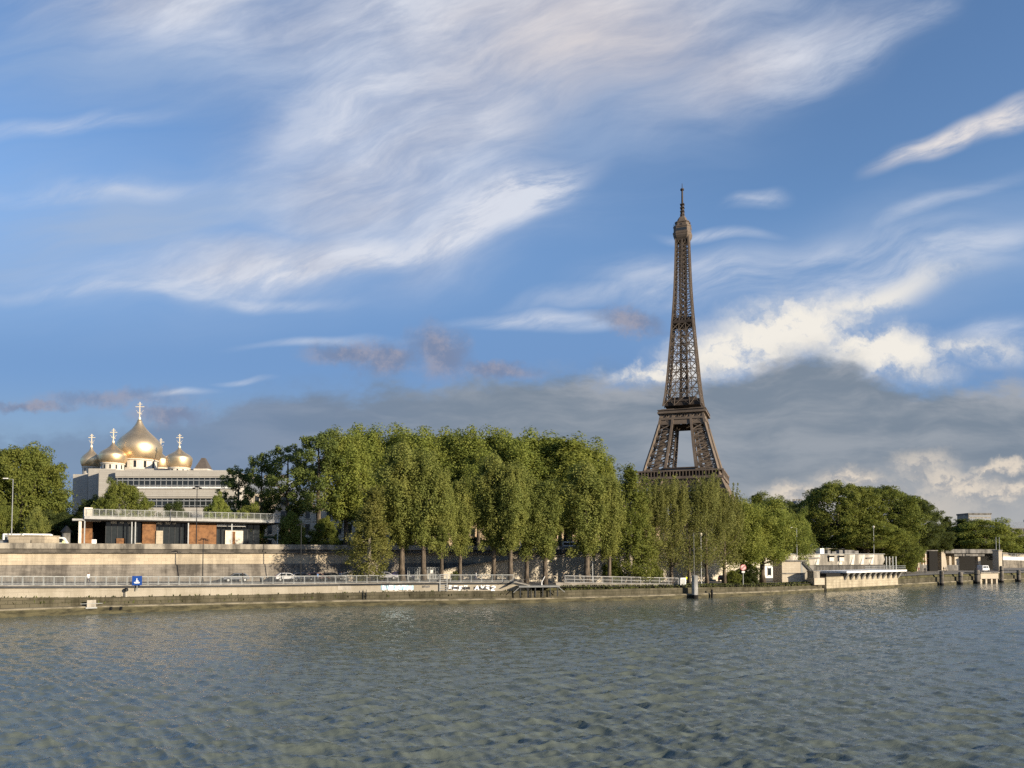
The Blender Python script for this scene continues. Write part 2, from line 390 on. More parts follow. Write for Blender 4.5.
E0 = lambda dd, zf: prof(lambda x: dz_at(x, edge_depth(x)+dd, zf(x)))
b = MB(); b.strip(E0(0, lambda x: -2), E0(0, lambda x: zt(x)-.2)); qpart('wet_foot', b, M['toe'])
b = MB(); b.strip(E0(0, lambda x: zt(x)-.2), E0(.12, zt)); b.strip(E0(.12, zt), E0(.9, lambda x: zt(x)+.08)); qpart('foot_ledge', b, M['ledge'])
b = MB(); b.strip(E0(.9, lambda x: zt(x)-.3), E0(.92, zm)); b.strip(E0(.92, zm), E0(1.4, lambda x: zm(x)+.02)); qpart('mossy_face', b, M['moss'])
b = MB(); lo = lambda x: deck_z(x)-.22
XU = [x for x in XS if x <= 535]
pu = lambda dd, zf: [dz_at(x, edge_depth(x)+dd, zf(x)) for x in XU]
b.strip(pu(1.4, lambda x: zm(x)-.2), pu(1.4, lambda x: deck_z(x)-.11)); qpart('upper_face', b, M['quay'])
b = MB()
b.strip(pu(1.15, lambda x: deck_z(x)-.11), pu(1.15, lambda x: deck_z(x)+.03)); b.strip(pu(1.15, lambda x: deck_z(x)+.03), pu(2.1, lambda x: deck_z(x)+.03))
b.strip(pu(1.15, lambda x: deck_z(x)-.11), pu(1.5, lambda x: deck_z(x)-.11))
qpart('coping', b, M['coping'])
b = MB(); b.strip(pu(1.22, lambda x: deck_z(x)-.38), pu(1.22, lambda x: deck_z(x)-.112)); b.strip(pu(1.22, lambda x: deck_z(x)-.38), pu(1.42, lambda x: deck_z(x)-.38)); qpart('shadow_strip', b, M['darkmetal'])  # dark strip added as the shadow line under the coping
XG = [x for x in XS if x >= 535]
pg = lambda dd, zf: [dz_at(x, edge_depth(x)+dd, zf(x)) for x in XG]
b = MB(); b.strip(pg(1.4, lambda x: zm(x)-.2), pg(2.4, lambda x: deck_z(x)+.02)); qpart('grassy_bank', b, M['moss2'])
# lower quay surface
b = MB(); b.strip(E0(1.3, deck_z), prof(lambda x: dz_at(x, wall_depth(x)+1, deck_z(x))))
tag(b.build('quay_pavement', M['paving']), 'asphalt and paving of the lower quay road', kind='structure')
b = MB(); XR = [x for x in XS if x <= 690]
b.strip([dz_at(x, edge_depth(x)+5, deck_z(x)+.004) for x in XR], [dz_at(x, wall_depth(x)-(3 if x < 430 else 9), deck_z(x)+.004) for x in XR])
tag(b.build('quay_road', M['asphalt']), 'dark asphalt carriageway on the lower quay', kind='structure')
# upper ground to the horizon
b = MB(); b.strip(prof(lambda x: dz_at(x, wall_depth(x)+.3, STREET)), prof(lambda x: dz_at(x, wall_depth(x)+60, STREET)))
b.strip(prof(lambda x: dz_at(x, wall_depth(x)+60, STREET)), prof(lambda x: dz_at(x, 6000, STREET)))
tag(b.build('ground', M['earth']), 'city ground stretching away behind the embankment', kind='structure')
b = MB(); b.strip(prof(lambda x: dz_at(x, wall_depth(x)+4, STREET+.02)), prof(lambda x: dz_at(x, wall_depth(x)+22, STREET+.02)))
tag(b.build('street', M['asphalt']), 'street on top of the embankment', kind='structure')
# upper retaining wall
rw = empty('retaining_wall', (0, 0, 0), 'tall pale stone embankment wall with dirty base and parapet behind the quay road', 'wall')
WD = lambda dd, zf: prof(lambda x: dz_at(x, wall_depth(x)+dd, zf(x) if callable(zf) else zf))
zb = lambda x: at(x, 563+2.0*math.sin(x*.021), wall_depth(x)).z if x < 700 else 6.6
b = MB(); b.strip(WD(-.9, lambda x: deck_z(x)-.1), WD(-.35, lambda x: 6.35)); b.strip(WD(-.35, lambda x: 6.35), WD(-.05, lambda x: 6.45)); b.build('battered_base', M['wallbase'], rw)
b = MB(); b.strip(WD(-.05, 6.3), WD(0, 8.32)); b.build('lit_face', M['wall'], rw)
b = MB(); b.strip(WD(-.45, 8.32), WD(-.05, 8.32)); b.strip(WD(-.45, 8.32), WD(-.45, 8.52)); b.strip(WD(-.45, 8.52), WD(.25, 8.52)); b.build('cornice', M['shadedstone'], rw)
b = MB(); b.strip(WD(.22, 8.5), WD(.22, 8.98)); b.build('shade_band', M['shadedstone'], rw)  # dark band stands for shade between cornice and parapet
b = MB(); b.strip(WD(0, 8.98), WD(0, 9.85)); b.strip(WD(0, 9.85), WD(.5, 9.85)); b.strip(WD(.5, 9.85), WD(.5, 8.9)); b.strip(WD(0, 8.98), WD(.3, 8.98)); b.build('parapet', M['parapet'], rw)
# ramp with its pale outer wall, x 425..760
RT = [(418,576),(430,573),(455,568.5),(480,564),(505,561),(530,558),(565,556),(600,554.3),(650,553),(700,552.3),(770,552)]
rtx = [r[0] for r in RT]
XP = [x for x in range(418, 771, 8)]
rd = lambda x: wall_depth(x)-6.5
rz = lambda x: max(deck_z(x)+.05, at(x, float(np.interp(x, rtx, [r[1] for r in RT])), rd(x)).z)
ramp = empty('ramp_wall', (0, 0, 0), 'pale block stone wall of the sloping ramp behind the riverside poplars', 'wall')
rp = lambda dd, zf: [dz_at(x, rd(x)+dd, zf(x)) for x in XP]
b = MB(); b.strip(rp(0, lambda x: deck_z(x)-.1), rp(.05, rz)); b.build('stone_face', M['ramp'], ramp)
b = MB(); b.strip(rp(-.12, lambda x: rz(x)), rp(-.12, lambda x: rz(x)+.22)); b.strip(rp(-.12, lambda x: rz(x)+.22), rp(.5, lambda x: rz(x)+.22)); b.strip(rp(.5, lambda x: rz(x)+.22), rp(.5, lambda x: rz(x)-.6)); b.strip(rp(-.12, rz), rp(.1, rz)); b.build('coping', M['parapet'], ramp)
b = MB(); b.strip(rp(.5, lambda x: rz(x)-.35), rp(6.6, lambda x: rz(x)-.35))
tag(b.build('ramp_road', M['asphalt']), 'road surface of the ramp climbing to the street', kind='structure')
b = MB()
XQ = [x for x in XP if x >= 520]
for a, c in zip(XQ[:-1], XQ[1:]):
    for h in (.35, .75, 1.12): b.bar(dz_at(a, rd(a)+.2, rz(a)+.2+h), dz_at(c, rd(c)+.2, rz(c)+.2+h), .06)
    for k in range(5):
        x = a+(c-a)*k/5; b.bar(dz_at(x, rd(x)+.2, rz(x)+.2), dz_at(x, rd(x)+.2, rz(x)+1.3), .05)
tag(b.build('iron_fence', M['darkmetal']), 'dark iron fence on top of the pale ramp wall', 'fence')
# grass along the bank at the right of the landing stage
def grass(name, xa, xb, d0, d1, n, h, label, seed):
    rnd = np.random.default_rng(seed); mb = MB()
    for i in range(n):
        x = rnd.uniform(xa, xb); t = rnd.uniform(d0, d1); p = dz_at(x, edge_depth(x)+t, 0)
        p.z = (zm(x)+(deck_z(x)-zm(x))*(t-1.4)) if t < 2.4 else deck_z(x)
        hh = h*rnd.uniform(.5, 1.2); a = rnd.uniform(0, 6.28); w = rnd.uniform(.08, .2)
        d = Vector((math.cos(a)*w, math.sin(a)*w, 0)); l = Vector((rnd.normal()*.1, rnd.normal()*.1, hh))
        mb.add([p-d, p+d, p+l+d*.2, p+l-d*.2], [(0,1,2,3)])
    return tag(mb.build(name, M['grass']), label, 'grass', kind='stuff')
grass('grass', 560, 830, 1.35, 6.0, 5200, .32, 'rough grass on the quay edge under the trees', 3)
grass('weeds', -40, 560, .88, 1.35, 700, .38, 'tufts of weeds growing along the ledge of the quay wall', 4)
# ------------------------------------------------------------------ the river
def make_river():
    rnd = np.random.default_rng(11)
    rows = [17.0]
    while rows[-1] < 300: rows.append(rows[-1]*1.0034+.002)
    while rows[-1] < 1500: rows.append(rows[-1]*1.05)
    Y = np.array(rows); us = np.linspace(-.92, 1.0, 1250)
    YY, UU = np.meshgrid(Y, us, indexing='ij'); XX = UU*YY
    Z = np.zeros_like(XX); DX = np.zeros_like(XX); DY = np.zeros_like(XX)
    cell = YY*.0030
    big = .5+.5*np.sin(XX*.043+YY*.021+1.3)*np.sin(YY*.051-XX*.017+.4)
    for i in range(110):
        L = math.exp(rnd.uniform(math.log(.32), math.log(2.7)))
        th = R(256)+rnd.normal()*.42
        k = 2*math.pi/L; kx, ky = k*math.cos(th), k*math.sin(th)
        A = .0078*L*(1.45 if L < 1.3 else 1.1 if L < 3 else .7)*rnd.uniform(.5, 1.4)
        ph = rnd.uniform(0, 6.28)
        wob = 1.3*np.sin(XX*.21*rnd.uniform(.4, 1.5)+rnd.uniform(0, 6))+1.3*np.sin(YY*.19*rnd.uniform(.4, 1.5)+rnd.uniform(0, 6))
        env = .5+.5*np.sin(XX*rnd.uniform(-.3, .3)+YY*rnd.uniform(-.3, .3)+rnd.uniform(0, 6))
        fade = np.clip((L/cell-1.6)/1.6, 0, 1)
        a = kx*XX+ky*YY+ph+wob
        Z += A*env*fade*(np.sin(a)+.25*np.cos(2*a)); q = .9*A*env*fade
        DX += q*math.cos(th)*np.cos(a); DY += q*math.sin(th)*np.cos(a)
    wake = np.exp(-((XX-.16*YY-1)/(.06*YY+3))**2)*np.clip((YY-25)/30, 0, 1)*np.clip((130-YY)/40, 0, 1)
    amp = (.65+.75*big+.7*wake)*np.clip(1.25-YY/170, .5, 1)
    V_ = np.stack([XX+DX*amp, YY+DY*amp, Z*amp-.12], -1).reshape(-1, 3)
    nr, nc = XX.shape
    i = np.arange((nr-1)*(nc-1)); r_, c_ = i//(nc-1), i%(nc-1); a = r_*nc+c_
    Fq = np.stack([a, a+1, a+nc+1, a+nc], -1)
    print('WAVE', float((Z*amp).std()), float((Z*amp).max()))
    # calm skirt out to the sides, a little lower
    sk = np.array([(-1500,-300,-.35),(1500,-300,-.35),(1500,1500,-.35),(-1500,1500,-.35)], float)
    V2_ = np.concatenate([V_, sk]); o = len(V_)
    F2 = np.concatenate([Fq, [[o, o+1, o+2, o+3]]])
    me = bpy.data.meshes.new('river'); me.vertices.add(len(V2_)); me.vertices.foreach_set('co', V2_.ravel().astype(np.float32))
    me.loops.add(F2.size); me.loops.foreach_set('vertex_index', F2.ravel().astype(np.int32))
    me.polygons.add(len(F2)); me.polygons.foreach_set('loop_start', np.arange(len(F2), dtype=np.int32)*4)
    me.polygons.foreach_set('use_smooth', [True]*len(F2)); me.update(); me.validate()
    global nt
    m = bpy.data.materials.new('river_water'); m.use_nodes = True; nt = m.node_tree
    bs = nt.nodes['Principled BSDF']; bs.inputs['Roughness'].default_value = .07; bs.inputs['IOR'].default_value = 1.38
    g = nt.nodes.new('ShaderNodeNewGeometry'); p = E(g.outputs['Position'])
    c = mixc((.092,.109,.090), (.122,.138,.116), noise(p, .06, 4, .6)); nt.links.new(c.k, bs.inputs['Base Color'])
    mp = nt.nodes.new('ShaderNodeMapping'); nt.links.new(p.k, mp.inputs[0]); mp.inputs['Rotation'].default_value = (0, 0, R(32)); mp.inputs['Scale'].default_value = (.55, 1.7, 1)
    bp = nt.nodes.new('ShaderNodeBump'); bp.inputs['Strength'].default_value = 1.0; bp.inputs['Distance'].default_value = .05
    hgt = noise(E(mp.outputs[0]), 2.3, 7, .58, .9)
    nt.links.new(hgt.k, bp.inputs['Height']); nt.links.new(bp.outputs[0], bs.inputs['Normal'])
    me.materials.append(m)
    o = bpy.data.objects.new('river', me); col.objects.link(o)
    tag(o, 'choppy grey green river water in front of the quay', 'water', kind='structure')
make_river()
# ------------------------------------------------------------------ the lattice tower
def make_tower():
    D = 690.0; XC = 685.6; a7 = R(19.5)
    c0 = at(XC, YH, D); c0.z = STREET
    k = D/F*1.012
    def Z(y): return at(XC, y, D).z-STREET
    T = empty('lattice_tower', c0, 'very tall brown iron lattice tower rising behind the riverside trees', 'tower', rz=-a7)
    # (photo y, full width px of the square face, leg width px)
    tab = [(555.5,142,30),(530,118,27),(510,99,24.5),(495,86,22.5),(478,71,20.2),(467,65.5,19),(448,54.6,16),(436,48.2,14),(427,43.4,12.6),(416,39.5,11.6),(405,35.4,10.6),(396,32.8,9.8),(380,29.4,8.9),
           (360,26,8.1),(340,22.6,7.6),(320,19.6,7.0),(305,17.4,6.6),(290,15.6,6.2),(270,14.0,6.0),(247,12.6,5.6),(238,12.2,5.4)]
    ty = [t[0] for t in tab][::-1]; tw = [t[1]*k/2 for t in tab][::-1]; tl = [t[2]*k for t in tab][::-1]
    hw = lambda y: float(np.interp(y, ty, tw)); lw = lambda y: float(np.interp(y, ty, tl))
    def panel(mb, A0, B0, A1, B1, w, dbl=True):     # X brace between chord A and chord B over one storey
        mb.bar(A0, B1, w); mb.bar(B0, A1, w); mb.bar(A1, B1, w*1.1)
        if dbl:
            mA = (Vector(A0)+Vector(A1))/2; mB = (Vector(B0)+Vector(B1))/2; m0 = (Vector(A0)+Vector(B0))/2; m1 = (Vector(A1)+Vector(B1))/2
            for p, q in ((mA, m0), (mA, m1), (mB, m0), (mB, m1)): mb.bar(p, q, w*.7)
    def corner(sx, sy, y, i, j):
        h, l = hw(y), lw(y)
        return Vector((sx*(h-(l if i else 0)), sy*(h-(l if j else 0)), Z(y)))
    ys1 = [555.5,541,527,514,502,491,480,472.5]; ys2 = [475,467,457.5,448,440.5,433.5,427]
    for sx in (-1, 1):
        for sy in (-1, 1):
            mb = MB()
            for ys in (ys1, ys2, [427, 420, 412]):
                for y0, y1 in zip(ys[:-1], ys[1:]):
                    for i, j in ((0,0),(1,0),(1,1),(0,1)):
                        mb.bar(corner(sx,sy,y0,i,j), corner(sx,sy,y1,i,j), 2.0 if i+j < 2 else 1.2)
                    for (i0,j0),(i1,j1) in (((0,0),(1,0)),((1,0),(1,1)),((1,1),(0,1)),((0,1),(0,0))):
                        panel(mb, corner(sx,sy,y0,i0,j0), corner(sx,sy,y0,i1,j1), corner(sx,sy,y1,i0,j0), corner(sx,sy,y1,i1,j1), .85 if i0+j0+i1+j1 < 3 else .6, False)
            # inclined lift track inside
            for y0, y1 in zip(ys2[:-1], ys2[1:]):
                m0 = (corner(sx,sy,y0,0,0)+corner(sx,sy,y0,1,1))/2; m1 = (corner(sx,sy,y1,0,0)+corner(sx,sy,y1,1,1))/2
                mb.bar(m0, m1, 3.2, .8)
            mb.build('leg', M['iron'], T)
            f = MB(); z = 0; h = hw(555.5)-lw(555.5)/2; f.box(sx*h-lw(555.5)*.62, sx*h+lw(555.5)*.62, sy*h-lw(555.5)*.62, sy*h+lw(555.5)*.62, -.5, 3.2); f.build('masonry_foot', M['limestone'], T)
    # first platform
    w1 = 82.6*k/2*.955; Zf = lambda y: at(XC, y, D-40).z-STREET; z0, z1, zt_ = Zf(487), Zf(478.0), Zf(469)
    mb = MB()
    mb.box(-w1, w1, -w1, w1, z1, z1+1.0)                                    # gallery floor
    for s in (-1, 1):
        mb.box(-w1, w1, s*w1-.4, s*w1+.4, z1, z1+2.2); mb.box(s*w1-.4, s*w1+.4, -w1+.4, w1-.4, z1, z1+2.2)
        mb.box(-w1-.6, w1+.6, s*(w1-1.2)-1.6, s*(w1-1.2)+1.6, zt_-1.2, zt_); mb.box(s*(w1-1.2)-1.6, s*(w1-1.2)+1.6, -w1+.5, w1-.5, zt_-1.2, zt_-.02)
        n = 26
        for i in range(n+1):
            t = -w1+.5+(2*w1-1)*i/n
            for p in ((t, s*w1), (s*w1, t)): mb.box(p[0]-.35, p[0]+.35, p[1]-.35, p[1]+.35, z1+.9, zt_-1)
    mb.build('first_platform', M['iron'], T)
    mb = MB(); mb.box(-w1+3, w1-3, -w1+3, w1-3, z1+1.01, zt_-1.3); mb.build('gallery_wall', M['irondark'], T)
    mb = MB()
    # belt and frieze below
    for s in (-1, 1):
        for ax in (0, 1):
            def pt(t, z, off=0): return (t, s*(w1-1.6-off), z) if ax == 0 else (s*(w1-1.6-off), t, z)
            for z in (z1-.4, z0+.6): mb.bar(pt(-w1+1.6, z), pt(w1-1.6, z), 1.6)
            n = 17
            for i in range(n):
                a, b = -w1+1.6+(2*w1-3.2)*i/n, -w1+1.6+(2*w1-3.2)*(i+1)/n
                mb.bar(pt(a, z0), pt(b, z1), .9); mb.bar(pt(b, z0), pt(a, z1), .9); mb.bar(pt(a, z0), pt(a, z1), .8)
            mb.bar(pt(-w1+1.6, z0-1), pt(w1-1.6, z0-1), 3.4, 2.2)
            zc = Zf(495)
            for i in range(n):
                a, b = -w1+3+(2*w1-6)*i/n, -w1+3+(2*w1-6)*(i+1)/n
                mb.bar(pt(a, zc, 2), pt(b, z0-2, 2), .8); mb.bar(pt(b, zc, 2), pt(a, z0-2, 2), .8)
            mb.bar(pt(-w1+3, zc, 2), pt(w1-3, zc, 2), 1.6)
    mb.build('frieze', M['iron'], T)
    for s in (-1, 1):                                                      # pavilions between the legs, glass fronts
        mb = MB(); mb.box(-13, 13, s*(w1-8)-5, s*(w1-8)+5, z1+1, Zf(467.2), 1); mb.box(-14.5, 14.5, s*(w1-8)-6, s*(w1-8)+6, Zf(467.2), Zf(466), 0); mb.build('pavilion', [M['irondark'], M['glass']], T)
        mb = MB(); mb.box(s*(w1-8)-5, s*(w1-8)+5, -13, 13, z1+1, Zf(468.4), 1); mb.box(s*(w1-8)-6, s*(w1-8)+6, -14.5, 14.5, Zf(468.4), Zf(467.4), 0); mb.build('pavilion', [M['irondark'], M['glass']], T)
    # grand arches under it
    for s in (-1, 1):
        for ax in (0, 1):
            mb = MB(); r0 = hw(535)-lw(535); zc = Z(535); hh = Z(497)-zc; pts = []
            for i in range(25):
                t = math.pi*i/24; pts.append((-r0*math.cos(t), zc+hh*math.sin(t)))
            for (xa, za), (xb, zb_) in zip(pts[:-1], pts[1:]):
                off = s*(hw(505)-1)
                p = lambda x, z, q=1.0: ((x*q, off, zc+(z-zc)*q) if ax == 0 else (off, x*q, zc+(z-zc)*q))
                mb.bar(p(xa, za), p(xb, zb_), 1.4); mb.bar(p(xa, za, .92), p(xb, zb_, .92), 1.2); mb.bar(p(xa, za), p(xb, zb_, .92), .7)
            mb.build('arch', M['iron'], T)
    # second platform
    w2 = 46.2*k/2; wl = hw(416)
    mb = MB(); za, zb_ = at(XC, 412.3, D-20).z-STREET, at(XC, 408.4, D-20).z-STREET
    mb.box(-w2, w2, -w2, w2, za, za+1.6)
    mb.box(-w2*.96, w2*.96, -w2*.96, w2*.96, za+1.6, zb_-.6); mb.box(-w2*1.0, w2*1.0, -w2*1.0, w2*1.0, zb_-.6, zb_)
    zz = [(Z(417.5), wl*1.0), (Z(415), wl*1.06), (za, w2*.97)]
    for (p0, q0), (p1, q1) in zip(zz[:-1], zz[1:]):
        mb.add([(-q0,-q0,p0),(q0,-q0,p0),(q0,q0,p0),(-q0,q0,p0),(-q1,-q1,p1),(q1,-q1,p1),(q1,q1,p1),(-q1,q1,p1)], [(0,1,5,4),(1,2,6,5),(2,3,7,6),(3,0,4,7)])
    mb.build('second_platform', M['iron'], T)
    mb = MB()
    for s in (-1, 1):
        for ax in (0, 1):
            for (yb, yt, solid) in ((421.6, 415.6, 0), (427.4, 421.6, 1)):
                h0, h1 = hw(yb)+.2, hw(yt)+.2
                p = lambda t, q, h: (t*h, s*h, q) if ax == 0 else (s*h, t*h, q)
                if solid:
                    vs = [p(-1, Z(yb), h0), p(1, Z(yb), h0), p(1, Z(yt), h1), p(-1, Z(yt), h1)]
                    vi = [Vector(v)*.965 for v in vs]
                    for q, w in zip(vi, vs): q.z = w[2]
                    mb.add(vs+vi, [(0,1,2,3),(7,6,5,4),(0,4,5,1),(2,6,7,3)])
                else:
                    n = 7
                    for i in range(n):
                        a, b = -1+2*i/n, -1+2*(i+1)/n
                        mb.bar(p(a, Z(yb), h0), p(b, Z(yt), h1), 1.1); mb.bar(p(b, Z(yb), h0), p(a, Z(yt), h1), 1.1); mb.bar(p(a, Z(yb), h0), p(a, Z(yt), h1), 1.0)
                    mb.bar(p(-1, Z(yt), h1), p(1, Z(yt), h1), 1.6); mb.bar(p(-1, Z(yb), h0), p(1, Z(yb), h0), 1.8)
    mb.build('belt_truss', M['iron'], T)
    mb = MB()                                                             # upper deck and shops on the second floor
    for y0, y1, s in ((408.2, 404.5, .9), (404.5, 402.8, .97), (402.8, 399.5, .72)):
        h = hw(y0)*s+.6; mb.box(-h, h, -h, h, Z(y0)+.02, Z(y1))
    mb.build('upper_deck', M['irondark'], T)
    # upper shaft: four corner posts until they merge
    ysu = [408.2]
    while ysu[-1] > 243: ysu.append(ysu[-1]-max(4.2, .19*2*hw(ysu[-1])/k*1.75))
    ysu[-1] = 239
    mb = MB()
    for y0, y1 in zip(ysu[:-1], ysu[1:]):
        w = .55 if y0 > 330 else .42
        for sx in (-1, 1):
            for sy in (-1, 1):
                for i, j in ((0,0),(1,0),(0,1)):
                    mb.bar(corner(sx,sy,y0,i,j), corner(sx,sy,y1,i,j), 1.35 if i+j == 0 else .65)
                panel(mb, corner(sx,sy,y0,0,0), corner(sx,sy,y0,1,0), corner(sx,sy,y1,0,0), corner(sx,sy,y1,1,0), w, False)
                panel(mb, corner(sx,sy,y0,0,0), corner(sx,sy,y0,0,1), corner(sx,sy,y1,0,0), corner(sx,sy,y1,0,1), w, False)
        for s in (-1, 1):                                                 # ties between the posts on every face
            for ax in (0, 1):
                g = lambda sg, y: Vector((sg*(hw(y)-lw(y)), s*hw(y), Z(y))) if ax == 0 else Vector((s*hw(y), sg*(hw(y)-lw(y)), Z(y)))
                mb.bar(g(-1, y1), g(1, y1), .8)
                panel(mb, g(-1, y0), g(1, y0), g(-1, y1), g(1, y1), w*.85, False)
    mb.build('upper_shaft', M['iron'], T)
    mb = MB()
    for y0, y1 in zip(ysu[:-1], ysu[1:]):
        h = 2.6
        for sx in (-1, 1):
            for sy in (-1, 1): mb.bar((sx*h, sy*h, Z(y0)), (sx*h, sy*h, Z(y1)), 1.3)
        for s in (-1, 1):
            mb.bar((-h, s*h, Z(y0)), (h, s*h, Z(y1)), .7); mb.bar((s*h, h, Z(y0)), (s*h, -h, Z(y1)), .7)
            mb.bar((h, s*h, Z(y0)), (-h, s*h, Z(y1)), .7)
    mb.build('lift_shaft', M['irondark'], T)
    mb = MB(); h = hw(323)+.7; mb.box(-h, h, -h, h, Z(325.5), Z(323)); h -= 1.4; mb.box(-h, h, -h, h, Z(323)+.01, Z(319.5)); mb.build('middle_platform', M['irondark'], T)
    # cabin on top
    mb = MB()
    prof_ = [(242, 13.4), (239.5, 17.0), (237.5, 19.0), (236.5, 19.0), (235.6, 19.8), (234.2, 19.8), (234.0, 18.2), (229.5, 18.2), (229.2, 18.9), (228.0, 18.9), (227.8, 15.5), (224.5, 14.6), (224.3, 15.8), (223.4, 15.8), (223.2, 11.5), (220, 9.6), (217.5, 6.0)]
    ch = 4; vs = []; fs = []
    for y, w in prof_:
        h = w*k/2*.9; q = h*.34
        for px_, py_ in ((-h+q,-h),(h-q,-h),(h,-h+q),(h,h-q),(h-q,h),(-h+q,h),(-h,h-q),(-h,-h+q)): vs.append((px_, py_, Z(y)))
    for i in range(len(prof_)-1):
        for j in range(8): fs.append((i*8+j, i*8+(j+1)%8, i*8+8+(j+1)%8, i*8+8+j))
    fs.append(tuple(range(len(vs)-8, len(vs)))); mb.add(vs, fs)
    for i in range(8):
        a = math.pi/8+i*math.pi/4; r = 8.6*k; mb.bar((math.cos(a)*r, math.sin(a)*r, Z(228)), (math.cos(a)*r, math.sin(a)*r, Z(224.8)), .5)
    cab = mb.build('observation_cabin', M['iron'], T)
    h = 18.2*k/2*.9
    for s in (-1, 1):
        wb = MB(); wb.box(-.6*h, .6*h, s*h-.06, s*h+.06, Z(233.2), Z(230.6)); wb.build('window_band', M['glass'], cab)
        wb = MB(); wb.box(s*h-.06, s*h+.06, -.6*h, .6*h, Z(233.2), Z(230.6)); wb.build('window_band', M['glass'], cab)
    mb = MB()
    mb.tube([(0,0,Z(219)), (0,0,Z(213.5)), (0,0,Z(213.2)), (0,0,Z(204)), (0,0,Z(203.8)), (0,0,Z(190.5)), (0,0,Z(190.3)), (0,0,Z(189)), (0,0,Z(188.8)), (0,0,Z(183.5))], [2.3,1.9,1.5,1.35,.95,.8,1.7,1.7,.35,.2], 8)
    for y in (216, 212, 208.5, 205): mb.box(-1.9, 1.9, -1.9, 1.9, Z(y), Z(y)+.7)
    mb.build('antenna', M['irondark'], T)
make_tower()
# ------------------------------------------------------------------ church with golden onion domes
def rect_front(mb, xa, xb, yt, yb, d, depth, mi=0, yaw=0.0):   # a block whose front spans photo columns xa..xb at depth d
    p, q = at(xa, yt, d), at(xb, yt, d); zb = at(xa, yb, d).z if yb else STREET
    mb.box(p.x, q.x, d, d+depth, zb, (p.z+q.z)/2, mi); return p, q
def make_church():
    D = 205.0; C0 = at(139, YH, D+14); C0.z = STREET
    T = empty('domed_church', C0, 'pale stone church with five golden onion domes above the riverside pavilion', 'church')
    def loc(mb): mb.v = [tuple(Vector(v)-C0) for v in mb.v]; return mb
    for name, xa, xb, yt, d, dp in (('west_block', 73, 88, 474.2, D+9, 20), ('nave_block', 88.5, 100, 468.5, D+4, 24), ('corner_block', 99, 116, 469, D, 24), ('rear_block', 104, 190, 468.6, D+9, 26)):
        mb = MB(); rect_front(mb, xa, xb, yt, None, d, dp)
        o = loc(mb).build('wall_block', M['church'], T)
    mb = MB(); rect_front(mb, 86.2, 88.6, 475, None, D+10, 6); loc(mb).build('window_slot', M['glass'], T)
    # domes: centre column, widest radius px, y of widest, y of tip, y of cross top, y of dome base, depth, drum radius ratio
    for cx, r, yw, ytip, ycr, yb, d, lab in ((139, 21.6, 449.5, 420, 402, 460.5, D+16, 'largest golden dome'), (113, 13.1, 456.5, 443, 428.5, 463.6, D+8, None), (91.2, 9.6, 461, 447.5, 434, 467, D+12, None),
                                           (179.3, 12.4, 459, 448, 434, 468, D+8, None), (160.5, 8.6, 460.5, 452, 438.5, 468, D+26, None)):
        c = at(cx, yw, d); px = d/F; Rr = r*px
        z = lambda y: at(cx, y, d).z
        hT, hB = z(ytip)-c.z, c.z-z(yb)
        pr = [(.80, -1.0), (.90, -.82), (.97, -.5), (1.0, -.12), (1.0, .06), (.965, .16), (.885, .27), (.76, .38), (.61, .48), (.46, .58), (.33, .68), (.22, .79), (.135, .90), (.085, 1.0)]
        # smooth it
        fine_ = []
        for (a0, b0), (a1, b1) in zip(pr[:-1], pr[1:]):
            for t in (0, .5): fine_.append((a0+(a1-a0)*t, b0+(b1-b0)*t))
        fine_.append(pr[-1])
        mb = MB(); mb.lathe([(q*Rr, (h*hT if h > 0 else h*hB)) for q, h in fine_], 48)
        dome = mb.build('dome', M['gold'], T, True); dome.location = c-C0
        if lab: dome['label'] = lab
        mb = MB(); s = px; h0 = hT-.1; hc = z(ycr)-c.z; L = hc-h0; w = max(.2, .62*px*.36*r/13)
        mb.lathe([(w*.8, h0), (w*1.6, h0+L*.06), (w*1.7, h0+L*.14), (w*.7, h0+L*.2)], 10)
        mb.box(-w*.5, w*.5, -w*.5, w*.5, h0+L*.18, hc)
        mb.box(-L*.23, L*.23, -w*.42, w*.42, h0+L*.72, h0+L*.72+w); mb.box(-L*.12, L*.12, -w*.40, w*.40, h0+L*.87, h0+L*.87+w*.8)
        mb.bar((-L*.12, 0, h0+L*.42), (L*.12, 0, h0+L*.34), w*.8)
        for sgn in (-1, 1): mb.bar((sgn*L*.2, 0, h0+L*.55), (0, 0, h0+L*.34), w*.3)
        mb.build('cross', M['goldbright'], dome)
        # drum with slot windows
        mb = MB(); mb.lathe([(Rr*.80, -9), (Rr*.80, -.35), (Rr*.86, -.3), (Rr*.86, 0)], 40); dr = mb.build('drum', M['drum'], T); dr.location = Vector((c.x, c.y, z(yb)+.02))-C0
        n = 12; hh = .62*Rr*.5 if r < 20 else 1.9
        for i in range(n):
            mb = MB(); mb.box(-.055*Rr, .055*Rr, -Rr*.80-.05, -Rr*.80+.2, -.55-hh, -.55, 0, Matrix.Rotation(2*math.pi*(i+.5)/n, 4, 'Z')); mb.build('slot_window', M['glass'], dr)
make_church()
